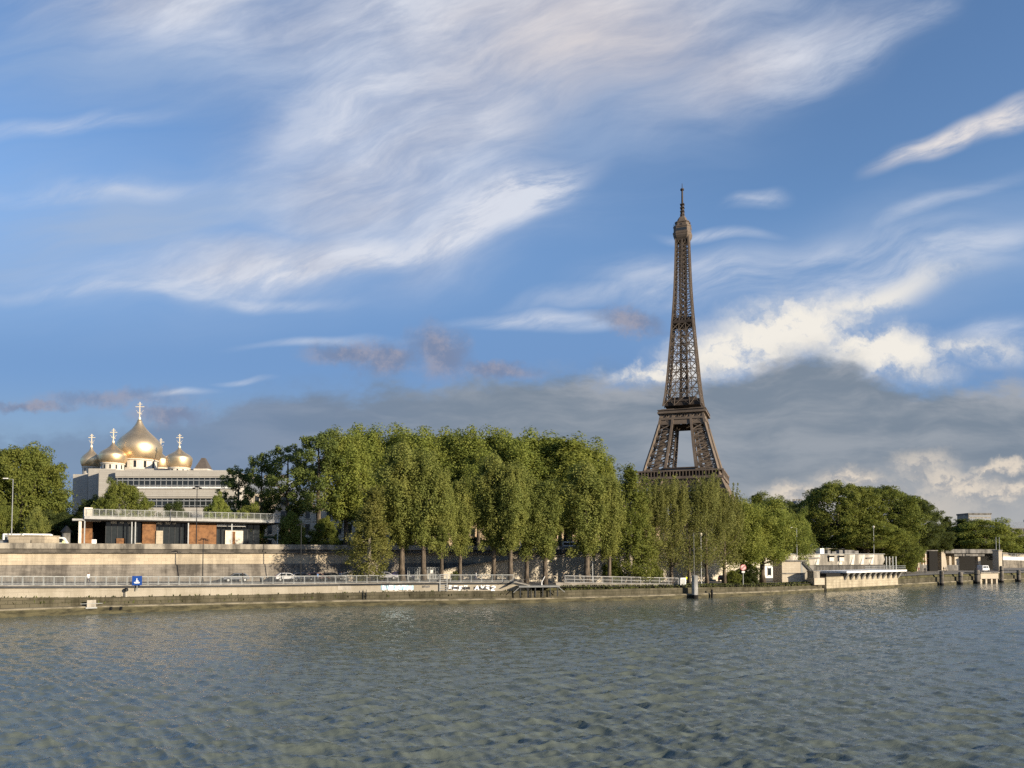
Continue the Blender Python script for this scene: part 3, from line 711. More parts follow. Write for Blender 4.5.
def make_office():
    D = 203.0; C0 = at(170, YH, D); C0.z = STREET
    T = empty('banded_office_block', C0, 'long low pale stone building with ribbon windows at the foot of the golden domes', 'building')
    loc = lambda mb: MBshift(mb, C0)
    L = lambda x: at(x, 470, D).x; Zy = lambda y: at(170, y, D).z
    x0, x1 = L(115.5), L(234)
    bands = [(STREET, Zy(507.5), 0), (Zy(505), Zy(499), 2), (Zy(496.5), Zy(489.5), 0), (Zy(485), Zy(477.5), 2), (Zy(476), Zy(470.3), 0)]
    mb = MB(); mb.box(x0, x1, D+.9, D+26, STREET, Zy(470.6))
    MBshift(mb, C0).build('core', M['church'], T)
    for ya, yb, pr in ((507.5, None, .3), (498.2, 496.6, .25), (496.6, 488.6, 0), (488.6, 486.8, -.35), (477.6, 476.2, .2), (476.2, 470.2, .05)):
        mb = MB(); mb.box(x0-.05, x1+.05, D+pr, D+.9-.003, STREET if yb is None else Zy(ya), Zy(ya) if yb is None else Zy(yb))
        MBshift(mb, C0).build('stone_band', M['church'] if pr != -.35 else M['white'], T)
    for (ya, yb, xa, xb) in ((486.6, 477.8, 116, 234), (507, 498.4, 145, 234)):
        mb = MB(); mb.box(L(xa), L(xb), D+.62, D+.88, Zy(ya), Zy(yb))
        w = MBshift(mb, C0).build('ribbon_window', M['glass'], T)
        mb = MB(); rnd = random.Random(5)
        x = L(xa)
        while x < L(xb)-.4:
            mb = MB(); mb.box(x, x+.14, D+.5, D+.64, Zy(ya), Zy(yb)); x += 1.45; MBshift(mb, C0).build('mullion', M['greymetal'], w)
        mb = MB()
        mb.box(L(xa), L(xb), D+.45, D+.63, Zy(ya)+(Zy(yb)-Zy(ya))*.68, Zy(ya)+(Zy(yb)-Zy(ya))*.80)
        MBshift(mb, C0).build('sun_louvre', M['greymetal'], w); mb = MB()
        mb.box(L(xa), L(xb), D+.45, D+.63, Zy(ya)+(Zy(yb)-Zy(ya))*.12, Zy(ya)+(Zy(yb)-Zy(ya))*.2)
        MBshift(mb, C0).build('sill_rail', M['greymetal'], w)
    return T
def MBshift(mb, C0):
    mb.v = [tuple(Vector(v)-C0) for v in mb.v]; return mb
make_office()
tr = at(203.5, 470, 215); t = empty('roof_turret', (tr.x, 215, tr.z), 'small dark pyramid roof turret right of the golden domes', 'turret')
mb = MB(); s = 215/F
mb.box(-7*s, 7*s, -7*s, 7*s, -3, .6*s); mb.build('base', M['drum'], t)
mb = MB(); h = 6.6*s
mb.add([(-h,-h,.6*s),(h,-h,.6*s),(h,h,.6*s),(-h,h,.6*s),(-1.6*s,-1.6*s,12*s),(1.6*s,-1.6*s,12*s),(1.6*s,1.6*s,12*s),(-1.6*s,1.6*s,12*s)], [(0,1,5,4),(1,2,6,5),(2,3,7,6),(3,0,4,7),(4,5,6,7)]); mb.build('roof', M['slate'], t)
# ------------------------------------------------------------------ stone town houses behind the trees
def town_house(name, xa, xb, ye, yr, d, storeys, m, label, arches=False, dp=14, bays=None):
    p, q = at(xa, ye, d), at(xb, ye, d); C0 = Vector(((p.x+q.x)/2, d, STREET)); w = (q.x-p.x)/2; ze = (p.z+q.z)/2-STREET; zr = at(xa, yr, d).z-STREET
    T = empty(name, C0, label, 'building')
    mb = MB(); mb.box(-w, w, 0, dp, 0, ze); mb.box(-w-.3, w+.3, -.35, dp+.3, ze-.45, ze+.02)
    for i in range(1, storeys): mb.box(-w-.1, w+.1, -.15, -.002, ze*i/storeys-.15, ze*i/storeys+.1)
    mb.build('wall', m, T)
    mb = MB(); i = (zr-ze)*.45
    mb.add([(-w-.2,-.25,ze+.02),(w+.2,-.25,ze+.02),(w+.2,dp+.2,ze+.02),(-w-.2,dp+.2,ze+.02),(-w+i,i,zr),(w-i,i,zr),(w-i,dp-i,zr),(-w+i,dp-i,zr)], [(0,1,5,4),(1,2,6,5),(2,3,7,6),(3,0,4,7),(4,5,6,7)])
    roof = mb.build('roof', M['zinc'], T)
    for c in (-.55, .1, .6):
        mb = MB(); mb.box(c*w-.9, c*w+.9, dp*.45, dp*.45+1.1, zr-.8, zr+1.5); mb.build('chimney', m, roof)
    bays = bays or max(3, int(2*w/3.4)); src = fr = None
    for s in range(storeys):
        z0 = ze*s/storeys; hh = ze/storeys
        for bnum in range(bays):
            x = -w+2*w*(bnum+.5)/bays; ww = min(.75, w/bays*.5)
            if s == 0 and arches:
                mb = MB(); r = w/bays*.62; pts = [(x-r, .02), (x+r, .02)]+[(x+r*math.cos(a), hh*.45+r*math.sin(a)) for a in np.linspace(0, math.pi, 9)]
                mb.prism(pts, -.03, .5); mb.build('archway', M['dark'], T)
            else:
                mb = MB(); mb.box(x-ww, x+ww, -.04, .3, z0+hh*.18, z0+hh*.82); o = mb.build('window', M['glass'], T)
                mb = MB()
                for sx in (-1, 1): mb.box(x+sx*ww-.09, x+sx*ww+.09, -.12, -.05, z0+hh*.16, z0+hh*.84)
                mb.box(x-ww, x+ww, -.14, -.05, z0+hh*.82, z0+hh*.88); mb.box(x-ww-.15, x+ww+.15, -.22, -.05, z0+hh*.13, z0+hh*.16); mb.build('frame', m, o)
    return T
town_house('town_house', 292, 408, 506, 488, 206, 3, M['limestone'], 'pale stone house with arched ground floor behind the left trees', True, bays=11)
town_house('town_house', 224, 290, 494, 478, 212, 4, M['limestone'], 'stone town house with grey roof right of the church', False)
town_house('town_house', 412, 520, 500, 484, 214, 4, M['warmstone'], 'warm stone house glimpsed behind the poplar row', True)
town_house('town_house', 524, 660, 506, 488, 230, 4, M['warmstone'], 'warm stone house glimpsed left of the iron tower', False)
town_house('town_house', 664, 760, 520, 506, 245, 3, M['limestone'], 'low pale stone house behind the trees under the iron tower', True)
town_house('town_house', 795, 806.5, 506, 500.5, 560, 9, M['concrete_dark'], 'dark roofed apartment block peeping over the trees right of the tower', False, bays=5)
town_house('town_house', 1003, 1060, 528, 522, 420, 7, M['concrete_dark'], 'dark grey apartment block at the right edge behind the trees', False, bays=9)
def glass_tower():
    d = 620; p, q = at(968.5, 514.5, d), at(991, 514.5, d); C0 = Vector(((p.x+q.x)/2, d, STREET)); w = (q.x-p.x)/2; h = p.z-STREET
    T = empty('office_tower', C0, 'distant flat roofed pale office tower above the far right trees', 'building')
    mb = MB(); mb.box(-w, w, 0, 16, 0, h); mb.build('wall', M['concrete'], T)
    n = 12
    for i in range(n):
        mb = MB(); mb.box(-w*.94, w*.94, -.08, .2, h*(i+.25)/n, h*(i+.8)/n); mb.build('window_strip', M['zinc'], T)
    mb = MB(); mb.box(-w-.4, w+.4, -.4, 16.4, h+.01, h+1.2); mb.build('roof', M['concrete_dark'], T)
glass_tower()
# ------------------------------------------------------------------ riverside pavilion with rusty panels
M['paleroof'] = flat('pale_roof', (.33,.325,.31), .7)
def make_pavilion():
    D = 138.0
    C0 = at(180, YH, D); C0.z = STREET; ra = along(180)
    T = empty('riverside_pavilion', C0, 'long low cafe pavilion with rusty panels, glass walls and a white roof terrace', 'pavilion', None, ra)
    def Xp(x):                       # distance along the front for a photo column
        u = uv(x, 530)[0]; return (u*C0.y-C0.x)/(math.cos(ra)-u*math.sin(ra))
    Zp = lambda y: at(180, y, D).z-STREET
    def part(name, m, boxes, parent=T):
        mb = MB()
        for bx in boxes: mb.box(*bx)
        return mb.build(name, m, parent)
    zr0, zr1 = Zp(521.2), Zp(518.2)
    part('roof_slab', M['paleroof'], [(Xp(84), Xp(278), -1.4, 11, zr0, zr1)])
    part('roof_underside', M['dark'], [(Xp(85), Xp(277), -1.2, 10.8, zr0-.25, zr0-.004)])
    tr_ = part('terrace_railing', M['rail'], [(Xp(85), Xp(278), -1.36, -1.3, Zp(511.6)-.07, Zp(511.6)), (Xp(278)-.06, Xp(278), -1.3, 10.9, Zp(511.6)-.07, Zp(511.6)), (Xp(85), Xp(278), -1.35, -1.31, zr1+.1, zr1+.16)]
         + [(Xp(x)-.04, Xp(x)+.04, -1.37, -1.29, zr1, Zp(511.6)) for x in np.arange(86, 279, 6.4)]
         + [(Xp(x)-.012, Xp(x)+.012, -1.34, -1.32, zr1+.1, Zp(511.6)-.05) for x in np.arange(85, 278, .9)])
    part('terrace_end_screen', M['cream'], [(Xp(84.5), Xp(92), -1.25, -1.1, zr1, Zp(510.3)), (Xp(84.5)-.1, Xp(84.5), -1.25, 10, zr1, Zp(510.3))])
    for x in (131.5, 135, 187.7, 231, 276.5, 84.5): part('column', M['greymetal'], [(Xp(x)-.09, Xp(x)+.09, -.9, -.72, 0, zr0-.26)])
    part('rusty_panel', M['rust'], [(Xp(142.5), Xp(156), .2, 3, 0, zr0-.26)])
    part('rusty_panel', M['rust'], [(Xp(189), Xp(216.5), .1, 3, 0, zr0-.26)])
    part('timber_panel', M['wall'], [(Xp(156.1), Xp(163), -.1, .3, 0, Zp(531))])
    part('low_counter', M['wall'], [(Xp(163.2), Xp(187), .3, .7, 0, .75), (Xp(136), Xp(142), .3, .8, 0, 1.2)])
    for xa, xb, y, ms in ((106, 142.3, 1.6, (106.2, 112, 118, 124, 130, 136)), (156.1, 188.8, 1.6, (158, 164, 170, 176, 182)), (216.7, 262, 2.2, (219, 225, 238, 244, 250, 256))):
        g = part('glass_wall', M['glass'], [(Xp(xa), Xp(xb), y, y+.1, 0, zr0-.26)])
        part('mullions', M['darkmetal'], [(Xp(x)-.05, Xp(x)+.05, y-.1, y-.01, 0, zr0-.3) for x in ms], g)
    for xa, xb in ((111, 117), (120, 124), (128, 133), (157, 163), (165.5, 171), (173.5, 177)): part('lit_clerestory', M['cream'], [(Xp(xa), Xp(xb), 1.3, 1.48, Zp(524.6), Zp(522.2))])
    part('inner_wall', M['rust'], [(Xp(117), Xp(126), 1.2, 1.4, .9, 2.0)])
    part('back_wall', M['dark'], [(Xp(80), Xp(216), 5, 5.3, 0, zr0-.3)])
    # little canopy wing at the left
    part('canopy_roof', M['paleroof'], [(Xp(72), Xp(101), -1.0, 5, Zp(522.8), Zp(521.0))])
    part('wing_wall', M['cream'], [(Xp(78.5), Xp(81.5), -.6, 4, 0, Zp(523))]); part('wing_wall', M['rust'], [(Xp(81.6), Xp(93), 3, 3.3, 0, Zp(523))])
    part('notice_panel', M['white'], [(Xp(92), Xp(96.8), .2, .3, .35, 1.75)])
    # right hand bay
    part('inner_canopy', M['white'], [(Xp(217), Xp(246), .4, 1.6, Zp(525.4), Zp(523.4))])
    part('service_kiosk', M['cream'], [(Xp(227), Xp(245), 1.7, 2.1, 0, Zp(529.5))]); part('kiosk_door', M['rust'], [(Xp(234), Xp(237), 1.6, 1.69, 0, Zp(530.5))])
    part('green_awning', flat('green_canvas', (.03,.07,.035), .8), [(Xp(262), Xp(292), 3, 6, Zp(536.5), Zp(534.8))])
    part('awning_edge', M['cream'], [(Xp(272), Xp(292), 2.9, 2.99, Zp(533.2), Zp(532.4))])
make_pavilion()
def simple(name, label, cat, parts, loc, rz=0.0, group=None):
    """parts: (name, material, [boxes])"""
    T = empty(name, loc, label, cat, group, rz)
    for pn, m, boxes in parts:
        mb = MB()
        for bx in boxes: mb.box(*bx)
        mb.build(pn, m, T)
    return T
# cabin with timber side at the far left
p = S(26, 124); w = (at(44.5, 540, 124).x-at(8, 540, 124).x)/2
simple('site_cabin', 'low timber clad cabin standing on the street edge at the far left', 'cabin', [('wall', M['wall'], [(-w, w, 0, 4, 0, 2.15)]), ('roof', M['wall'], [(-w-.1, w+.1, -.1, 4.1, 2.15, 2.27)]), ('corner_post', M['darkmetal'], [(-w-.04, -w+.1, -.06, .1, 0, 1.5), (w*.25, w*.25+.08, -.05, .05, 0, 1.5)])], p)
p = S(2, 125); simple('utility_box', 'grey utility box beside the timber cabin', 'utility box', [('body', M['concrete_dark'], [(-.9, .9, 0, 1, 0, 1.5)]), ('lid', M['greymetal'], [(-.95, .95, -.05, 1.05, 1.5, 1.58)]), ('door', M['greymetal'], [(-.7, .7, -.05, -.003, .15, 1.35)])], p)
p = S(10, 127); simple('road_sign', 'white direction board on two short posts beside the timber cabin', 'sign', [('board', M['rail'], [(-.95, .95, -.05, .05, 2.05, 2.4)]), ('post', M['greymetal'], [(-.5, -.42, -.04, .04, 0, 2.05)]), ('post', M['greymetal'], [(.42, .5, -.04, .04, 0, 2.05)])], p)
# advertising column
p = S(66, 131); T = empty('advertising_column', p, 'dark round advertising column left of the pavilion canopy', 'advertising column')
mb = MB(); mb.lathe([(.75,0),(.75,.5),(.66,.55),(.66,2.9)], 16); mb.build('drum', M['concrete_dark'], T)
mb = MB(); mb.lathe([(.85,2.9),(.9,3.1),(.6,3.5),(.25,3.9),(.05,4.2)], 16); mb.build('cap', M['darkmetal'], T)
# ------------------------------------------------------------------ lamp posts
def lamp(x, d, ybase, ytop, z, label, style='mast', m='greymetal', lean=0):
    p = dz_at(x, d, z); h = at(x, ytop, d).z-z
    T = empty('street_lamp', p, label, 'street lamp')
    mb = MB(); mb.tube([(0,0,0),(0,0,.5),(0,0,.52),(0,0,h)], [.16,.15,.09,.06], 8); mb.build('pole', M[m], T)
    if style == 'mast':
        mb = MB(); mb.bar((0,0,h-.1), (-1.1,0,h+.1), .07); mb.build('arm', M[m], T)
        mb = MB(); mb.box(-1.6, -.9, -.16, .16, h+.02, h+.18); mb.build('lamp_head', M['white'], T)
    elif style == 'globe':
        mb = MB(); mb.lathe([(.1,h),(.26,h+.12),(.32,h+.35),(.24,h+.55),(.05,h+.66)], 10); mb.build('lamp_globe', M['cream'], T)
    else:
        mb = MB(); mb.box(-.3, .3, -.3, .3, h-.02, h+.1); mb.box(-.75, -.35, -.14, .14, h-.25, h-.1); mb.box(.35, .75, -.14, .14, h-.25, h-.1); mb.bar((-.5,0,h-.1), (.5,0,h-.1), .07); mb.build('lamp_head', M['darkmetal'], T)
    return T
lamp(11, 129, 530, 479, STREET, 'tall pale lamp mast in front of the big linden at the far left', 'mast', 'greymetal')
lamp(196, 131.5, 543, 487, STREET, 'thin dark lamp mast in front of the banded stone building', 'twin', 'darkmetal')
lamp(301, edge_depth(301)+9, 577, 524, deck_z(301), 'slender dark lamp post on the lower quay road', 'twin', 'darkmetal')
lamp(203, edge_depth(203)+11, 577, 539, deck_z(203), 'short dark post against the lit retaining wall', 'twin', 'darkmetal')
lamp(592.5, edge_depth(592)+7, 578, 520, deck_z(592), 'slim tan lamp post among the poplars behind the right hand railing', 'globe', 'greymetal')
lamp(701, edge_depth(701)+6, 580, 536, deck_z(701), 'thin grey mast just right of the white mooring post', 'globe', 'greymetal')
lamp(797, 190, 575, 528, deck_z(797), 'grey lamp mast behind the stone block house', 'mast', 'greymetal')
lamp(874, 214, 560, 528, deck_z(874), 'thin lamp mast behind the white pavilion roof end', 'globe', 'greymetal')
# ------------------------------------------------------------------ railings along the quay
def railing(name, label, xa, xb, off, h, step, zf, m, rails=(.12, 1.0), bal=8, panel=None):
    d = lambda x: edge_depth(x)+off
    T = empty(name, dz_at(xa, d(xa), zf(xa)), label, 'railing'); L0 = Vector(T.location)
    pt = lambda x, z: dz_at(x, d(x), zf(x)+z)-L0
    xs = np.arange(xa, xb+.01, (xb-xa)/max(1, round((xb-xa)/step)))
    for r in rails:
        mb = MB()
        for a, c in zip(xs[:-1], xs[1:]): mb.bar(pt(a, r*h), pt(c, r*h), .07 if r < .99 else .10)
        mb.build('rail', M[m], T)
    mb = MB()
    for a, c in zip(xs[:-1], xs[1:]):
        for k in range(1, bal):
            x = a+(c-a)*k/bal; mb.bar(pt(x, rails[0]*h), pt(x, h), .026)
    mb.build('balusters', M[m], T)
    src = None
    for x in xs:
        if src is None:
            mb = MB(); mb.box(-.055, .055, -.055, .055, 0, h+.05); mb.box(-.11, .11, -.11, .11, 0, .06); src = mb.build('post', M[m], T); src.location = pt(x, 0)
        else: copy_child(src, T, pt(x, 0))
    return T
dk = lambda x: deck_z(x)+.03
railing('quay_railing', 'long grey metal railing on top of the concrete quay wall', -60, 513, 1.6, 1.15, 10.5, dk, 'rail', bal=8)
ZR = lambda x: at(x, 582.6+(x-565)/113*1.9, edge_depth(x)+3.2).z
railing('ramp_railing', 'cream white railing sloping down towards the white mooring post', 565, 678, 3.2, 1.22, 9.4, ZR, 'paleroof', (.06, .5, 1.0), bal=10)
b = MB(); XK = np.arange(556, 690, 6.0)
f0 = [dz_at(x, edge_depth(x)+2.9, deck_z(x)-.6) for x in XK]; f1 = [dz_at(x, edge_depth(x)+2.9, ZR(x)) for x in XK]; f2 = [dz_at(x, edge_depth(x)+6.5, ZR(x)) for x in XK]; f3 = [dz_at(x, edge_depth(x)+6.5, deck_z(x)-.6) for x in XK]
b.strip(f0, f1); b.strip(f1, f2); b.strip(f2, f3)
tag(b.build('sloping_footway', M['paving']), 'paved footway sloping down behind the cream railing', kind='structure')
# end block of that railing
p = dz_at(682, edge_depth(682)+3.2, 0); p.z = deck_z(682)
simple('electric_cabinet', 'white cabinet at the right end of the cream railing', 'cabinet', [('body', M['white'], [(-.65, .65, -.3, .5, .06, 1.45)]), ('plinth', M['concrete_dark'], [(-.7, .7, -.35, .55, -.3, .06)]), ('lid', M['rail'], [(-.7, .7, -.35, .55, 1.45, 1.52)]), ('door', M['rail'], [(-.5, .5, -.33, -.302, .2, 1.3)])], p, along(682))
# ------------------------------------------------------------------ graffiti on the quay wall (letters as thin sheets of paint)
def letters(txt, xa, xb, yb, yt, m, name, label, shear=.12, outline=None):
    d0 = edge_depth((xa+xb)/2)+1.4; n = len(txt)
    font = {'M':[[(0,0),(0,1)],[(0,1),(.5,.35)],[(.5,.35),(1,1)],[(1,1),(1,0)]],'E':[[(0,0),(0,1)],[(0,1),(1,1)],[(0,.5),(.8,.5)],[(0,0),(1,0)]],'S':[[(1,.95),(.1,.85)],[(.1,.85),(.1,.55)],[(.1,.55),(.9,.45)],[(.9,.45),(.9,.1)],[(.9,.1),(0,.05)]],
            'T':[[(.5,0),(.5,1)],[(0,.95),(1,.95)]],'A':[[(0,0),(.5,1)],[(.5,1),(1,0)],[(.2,.35),(.8,.35)]],'P':[[(0,0),(0,1)],[(0,1),(.9,.9)],[(.9,.9),(.9,.5)],[(.9,.5),(0,.42)]],'O':[[(0,.1),(0,.9)],[(0,.9),(1,.95)],[(1,.95),(1,.05)],[(1,.05),(0,.1)]],
            'R':[[(0,0),(0,1)],[(0,1),(.9,.9)],[(.9,.9),(.9,.55)],[(.9,.55),(0,.45)],[(.3,.45),(1,0)]],'N':[[(0,0),(0,1)],[(0,1),(1,0)],[(1,0),(1,1)]],'2':[[(0,.8),(.5,1)],[(.5,1),(1,.75)],[(1,.75),(0,0)],[(0,0),(1,0)]],' ':[]}
    mb = MB(); rnd = random.Random(len(txt)*7+int(xa))
    W_ = (xb-xa)/n
    q = 0
    for i, ch in enumerate(txt):
        dy = rnd.uniform(-.5, .5)
        for (a, c) in font[ch]:
            P_ = []
            for (fx, fy) in (a, c):
                x = xa+W_*(i+.12+.74*fx+shear*(fy-.5)); y = yb+(yt-yb)*(.08+.84*fy)+dy
                dd = edge_depth(x)+1.4; P_.append(at(x, y, dd-.018-.004*q))
            mb.bar(P_[0], P_[1], .012, .21); q = (q+1) % 6
    mb.v = [tuple(Vector(v)-qw.location) for v in mb.v]
    o = mb.build(name, m, qw); o['label'] = label; return o
def patch(name, x0, x1, ya, yb, m, label, off=.010, jag=0, seed=1):
    rnd = random.Random(seed); n = max(2, int((x1-x0)/1.5)); A = []; B_ = []
    for i in range(n+1):
        x = x0+(x1-x0)*i/n; dd = edge_depth(x)+1.4-off
        A.append(at(x, ya-rnd.uniform(0, jag), dd)); B_.append(at(x, yb+rnd.uniform(0, jag), dd))
    mb = MB(); mb.strip(A, B_); mb.v = [tuple(Vector(v)-qw.location) for v in mb.v]
    o = mb.build(name, m, qw); o['label'] = label; return o
patch('graffiti_ground', 381, 413.5, 590.4, 585.0, M['graffb'], 'pale blue painted ground of the first graffiti', .010, 1.0, 4)
letters('NESTA', 381.5, 413, 590.6, 585.2, M['graffw'], 'graffiti', 'white letters on pale blue')
letters('POST', 448, 468, 590.2, 585.3, M['graffw'], 'graffiti', 'white graffiti letters')
letters('AMR2', 474.5, 496, 590.3, 585.3, M['graffw'], 'graffiti', 'bold white graffiti letters')
patch('graffiti_ground', 473.5, 495, 589.9, 586.2, M['graffk'], 'black painted ground behind white letters', .006, .8, 8)
patch('graffiti_ground', 447, 470, 589.8, 586.6, M['graffk'], 'black painted ground behind white letters', .006, .8, 9)
patch('graffiti', 422, 430, 588, 585.2, M['concrete_dark'], 'faint grey tag', .008, .8, 3)
patch('repair_patch', 338, 351, 590, 584.6, M['concrete'], 'paler patch of repaired concrete', .008, .1, 3)
# marker panel and small fittings on the wall foot
x = 92.5; p = dz_at(x, edge_depth(x)-.12, zt(x)-.2); p2 = at(x, 600, edge_depth(x)); h = p2.z-p.z
simple('mooring_board', 'white mooring board with side bars at the foot of the quay wall', 'mooring board', [('face', M['concrete'], [(-.55, .55, -.08, .08, -.1, h)]), ('side_bar', M['rail'], [(-1.35, 1.35, -.16, -.085, h*.52, h*.58)]), ('base_bar', M['rail'], [(-.7, .7, -.14, -.085, -.1, .08)])], p, along(x))
# blue sign with a white boat
x = 137; d = edge_depth(x)+1.0; p = at(x, 590.5, d); T = empty('river_sign', p, 'square blue sign with a white boat symbol on a pole at the quay edge', 'sign', None, along(x)*.35)
k = d/F; zc = at(x, 580.6, d).z-p.z; r = 4.6*k
mb = MB(); mb.box(-.05, .05, -.05, .05, 0, zc+r*.6); mb.bar((0, 0, .3), (0, 1.3, .3), .05); mb.build('pole', M['greymetal'], T)
mb = MB(); mb.box(-r, r, -.10, -.055, zc-r, zc+r); bd = mb.build('board', M['signblue'], T)
mb = MB(); mb.prism([(-.62*r, zc-.30*r), (.62*r, zc-.30*r), (.45*r, zc-.6*r), (-.45*r, zc-.6*r)], -.115, -.101); mb.prism([(-.22*r, zc-.28*r), (.3*r, zc-.28*r), (.3*r, zc+.02*r), (.05*r, zc+.02*r), (.05*r, zc+.5*r), (-.1*r, zc+.5*r), (-.1*r, zc+.02*r), (-.22*r, zc+.02*r)], -.115, -.101); mb.build('boat_symbol', M['white'], bd)
x = 127; p = dz_at(x, edge_depth(x)+.95, zm(x)); p.z += .02
T = empty('ledge_bollard', p, 'small dark post standing on the ledge left of the blue sign', 'bollard')
mb = MB(); mb.lathe([(.13,0),(.1,.1),(.09,.7),(.1,.75)], 10); mb.build('shaft', M['concrete'], T)
mb = MB(); mb.lathe([(.1,.75),(.26,.85),(.28,1.1),(.12,1.28)], 10); mb.build('head', M['darkmetal'], T)
# mooring rings as small iron plates (two dark dots)
for i, x in enumerate((112, 122)):
    p = dz_at(x, edge_depth(x)-.03, zt(x)-.35); T = empty('mooring_ring', p, ('left' if i == 0 else 'right')+' iron mooring ring of the pair low on the wall right of the white board', 'mooring ring', 'mooring rings on the quay foot')
    mb = MB(); mb.box(-.2, .2, -.05, .05, -.2, .2); mb.build('plate', M['darkmetal'], T)
    mb = MB(); mb.tube([(math.cos(a)*.16, -.1, -.1+math.sin(a)*.16) for a in np.linspace(0, 6.28, 13)], [.03]*13, 6); mb.build('ring', M['darkmetal'], T)
# ladder recess at x 365 and grey gate at 440
for xg, lab in ((365, 'rusty iron ladder down the mossy quay face below the light poplar'), (530, 'iron ladder down the quay wall under the landing stage steps')):
    p = dz_at(xg, edge_depth(xg)+.8, zt(xg)); hz = zm(xg)+.5-zt(xg); T = empty('quay_ladder', p, lab, 'ladder', None, along(xg))
    for s in (-1, 1):
        mb = MB(); mb.box(s*.25-.04, s*.25+.04, -.05, .03, -.3, hz); mb.build('stile', M['darkmetal'], T)
    mb = MB()
    for i in range(int(hz/.3)): mb.box(-.25, .25, -.03, 0, .1+i*.3, .14+i*.3)
    mb.build('rungs', M['darkmetal'], T)
x = 443.5; p = dz_at(x, edge_depth(x)+1.25, deck_z(x)-.9); T = empty('quay_gate', p, 'grey steel gate and boarding ladder interrupting the long railing', 'gate', None, along(x))
mb = MB()
for s in (-1, 1): mb.box(s*.6-.06, s*.6+.06, -.12, 0, -.9, 2.2)
mb.box(-.6, .6, -.1, -.02, 2.1, 2.2); mb.build('frame', M['greymetal'], T)
mb = MB()
for i in range(9): mb.box(-.54, .54, -.09, -.03, -.8+i*.32, -.74+i*.32)
mb.build('rungs', M['greymetal'], T)
# ------------------------------------------------------------------ landing stage between the railings
def landing():
    xa, xb = 517, 559; xm = 538; d = edge_depth(xm)+.2; p = dz_at(xm, d, zm(xm)); T = empty('landing_stage', p, 'grey steel landing stage on short legs between the two railings', 'landing stage', None, along(xm)*.6)
    k = d/F; w = (xb-xa)/2*k; zd = at(xm, 585.6, d).z-p.z
    mb = MB(); mb.box(-w, w, -.8, 3.2, zd-.14, zd); mb.build('deck', M['steel'], T)
    mb = MB(); mb.box(-w, w, -.86, -.805, zd-.26, zd+.03); mb.build('edge_beam', M['steel'], T)
    src = None
    for x in np.linspace(-w+.3, w-.3, 6):
        for y in (-.6, 2.6):
            if src is None:
                mb = MB(); mb.box(-.09, .09, -.09, .09, -.9, zd-.142); src = mb.build('leg', M['darkmetal'], T); src.location = (x, y, 0)
            else: copy_child(src, T, (x, y, 0))
    mb = MB(); mb.bar((w-.2, -.6, zd-.2), (w+1.0, -.6, -.2), .12); mb.bar((-w+.2, -.6, zd-.2), (-w-.9, -.6, -.2), .12); mb.build('brace', M['steel'], T)
    mb = MB()
    for i in range(6): mb.box(-w-.2-i*.33, -w+.13-i*.33, -.5, .9, zd-.06-i*.2+1.0, zd+1.0-i*.2)
    mb.bar((-w+.1, -.5, zd+1.9), (-w-2.0, -.5, zd+.6), .07); mb.build('steps', M['steel'], T)
    mb = MB(); mb.box(-w, w, 3.1, 3.16, zd+.95, zd+1.02)
    for x in np.linspace(-w, w, 7): mb.box(x-.03, x+.03, 3.1, 3.16, zd, zd+.95)
    mb.build('handrail', M['darkmetal'], T)
    mb = MB(); mb.tube([(.6*w*.6,2.2,zd),(.6*w*.6,2.2,zd+.5),(.6*w*.6+.5,2.0,zd+1.5)], [.1,.09,.07], 8); mb.build('davit', M['white'], T)
landing()
# big white mooring post
x = 694.5; d = edge_depth(x)-1.2; p = dz_at(x, d, 0); k = d/F; h = at(x, 575.3, d).z
T = empty('mooring_post', p, 'thick white mooring post standing in the water with a thin mast', 'mooring post')
mb = MB(); mb.lathe([(3.4*k,-2.0),(3.4*k,.6)], 16); mb.build('dark_foot', M['dark'], T)
mb = MB(); mb.lathe([(3.2*k,.6),(3.2*k,h-.2),(2.6*k,h)], 16); mb.build('pile', mat('stained_white_paint', (.42,.41,.39), .7, .4, .8, stretch=(1,1,.25)), T)
mb = MB(); zt2 = at(x, 533, d).z; mb.tube([(-.1,0,h),(-.1,0,zt2)], [.06,.04], 8); mb.build('mast', M['steel'], T)
x = 711.5; p = dz_at(x, edge_depth(x)-.6, 0); T = empty('marker_stake', p, 'short dark stake in the water right of the white mooring post', 'stake')
mb = MB(); mb.lathe([(.22,-1.5),(.2,1.35),(.1,1.5)], 10); mb.build('shaft', M['dark'], T); mb = MB(); mb.lathe([(.25,1.0),(.25,1.15)], 10); mb.build('collar', M['darkmetal'], T)
# round sign right of the mooring post
x = 743; d = edge_depth(x)+2.2; p = dz_at(x, d, deck_z(x)); T = empty('round_sign', p, 'round red rimmed white sign with a small plate on a pole', 'sign')
k = d/F; zc = at(x, 567.5, d).z-p.z; r = 3.0*k
mb = MB(); mb.box(-.06, .06, 0, .1, 0, zc+r*.8); mb.build('pole', M['rail'], T)
circ = lambda q: [(q*math.cos(a), zc+q*math.sin(a)) for a in np.linspace(0, 2*math.pi, 25)[:-1]]
mb = MB(); mb.prism(circ(r), -.06, -.005); dsc = mb.build('disc', mat('faded_red', (.5,.12,.11), .6, .2, 2), T); mb = MB(); mb.prism(circ(r*.8), -.068, -.0605); mb.build('face', mat('pinkish_white', (.62,.52,.50), .6, .2, 2), dsc)
mb = MB(); mb.box(-r*.5, r*.5, -.05, -.005, zc-r*1.75, zc-r*1.15); mb.build('plate', M['white'], T)
mb = MB(); mb.bar((-r*.5,-.072,zc-r*.5), (r*.5,-.072,zc+r*.5), .01, .28); mb.build('bar', mat('faded_red_bar', (.5,.2,.19), .6, .2, 2), dsc)
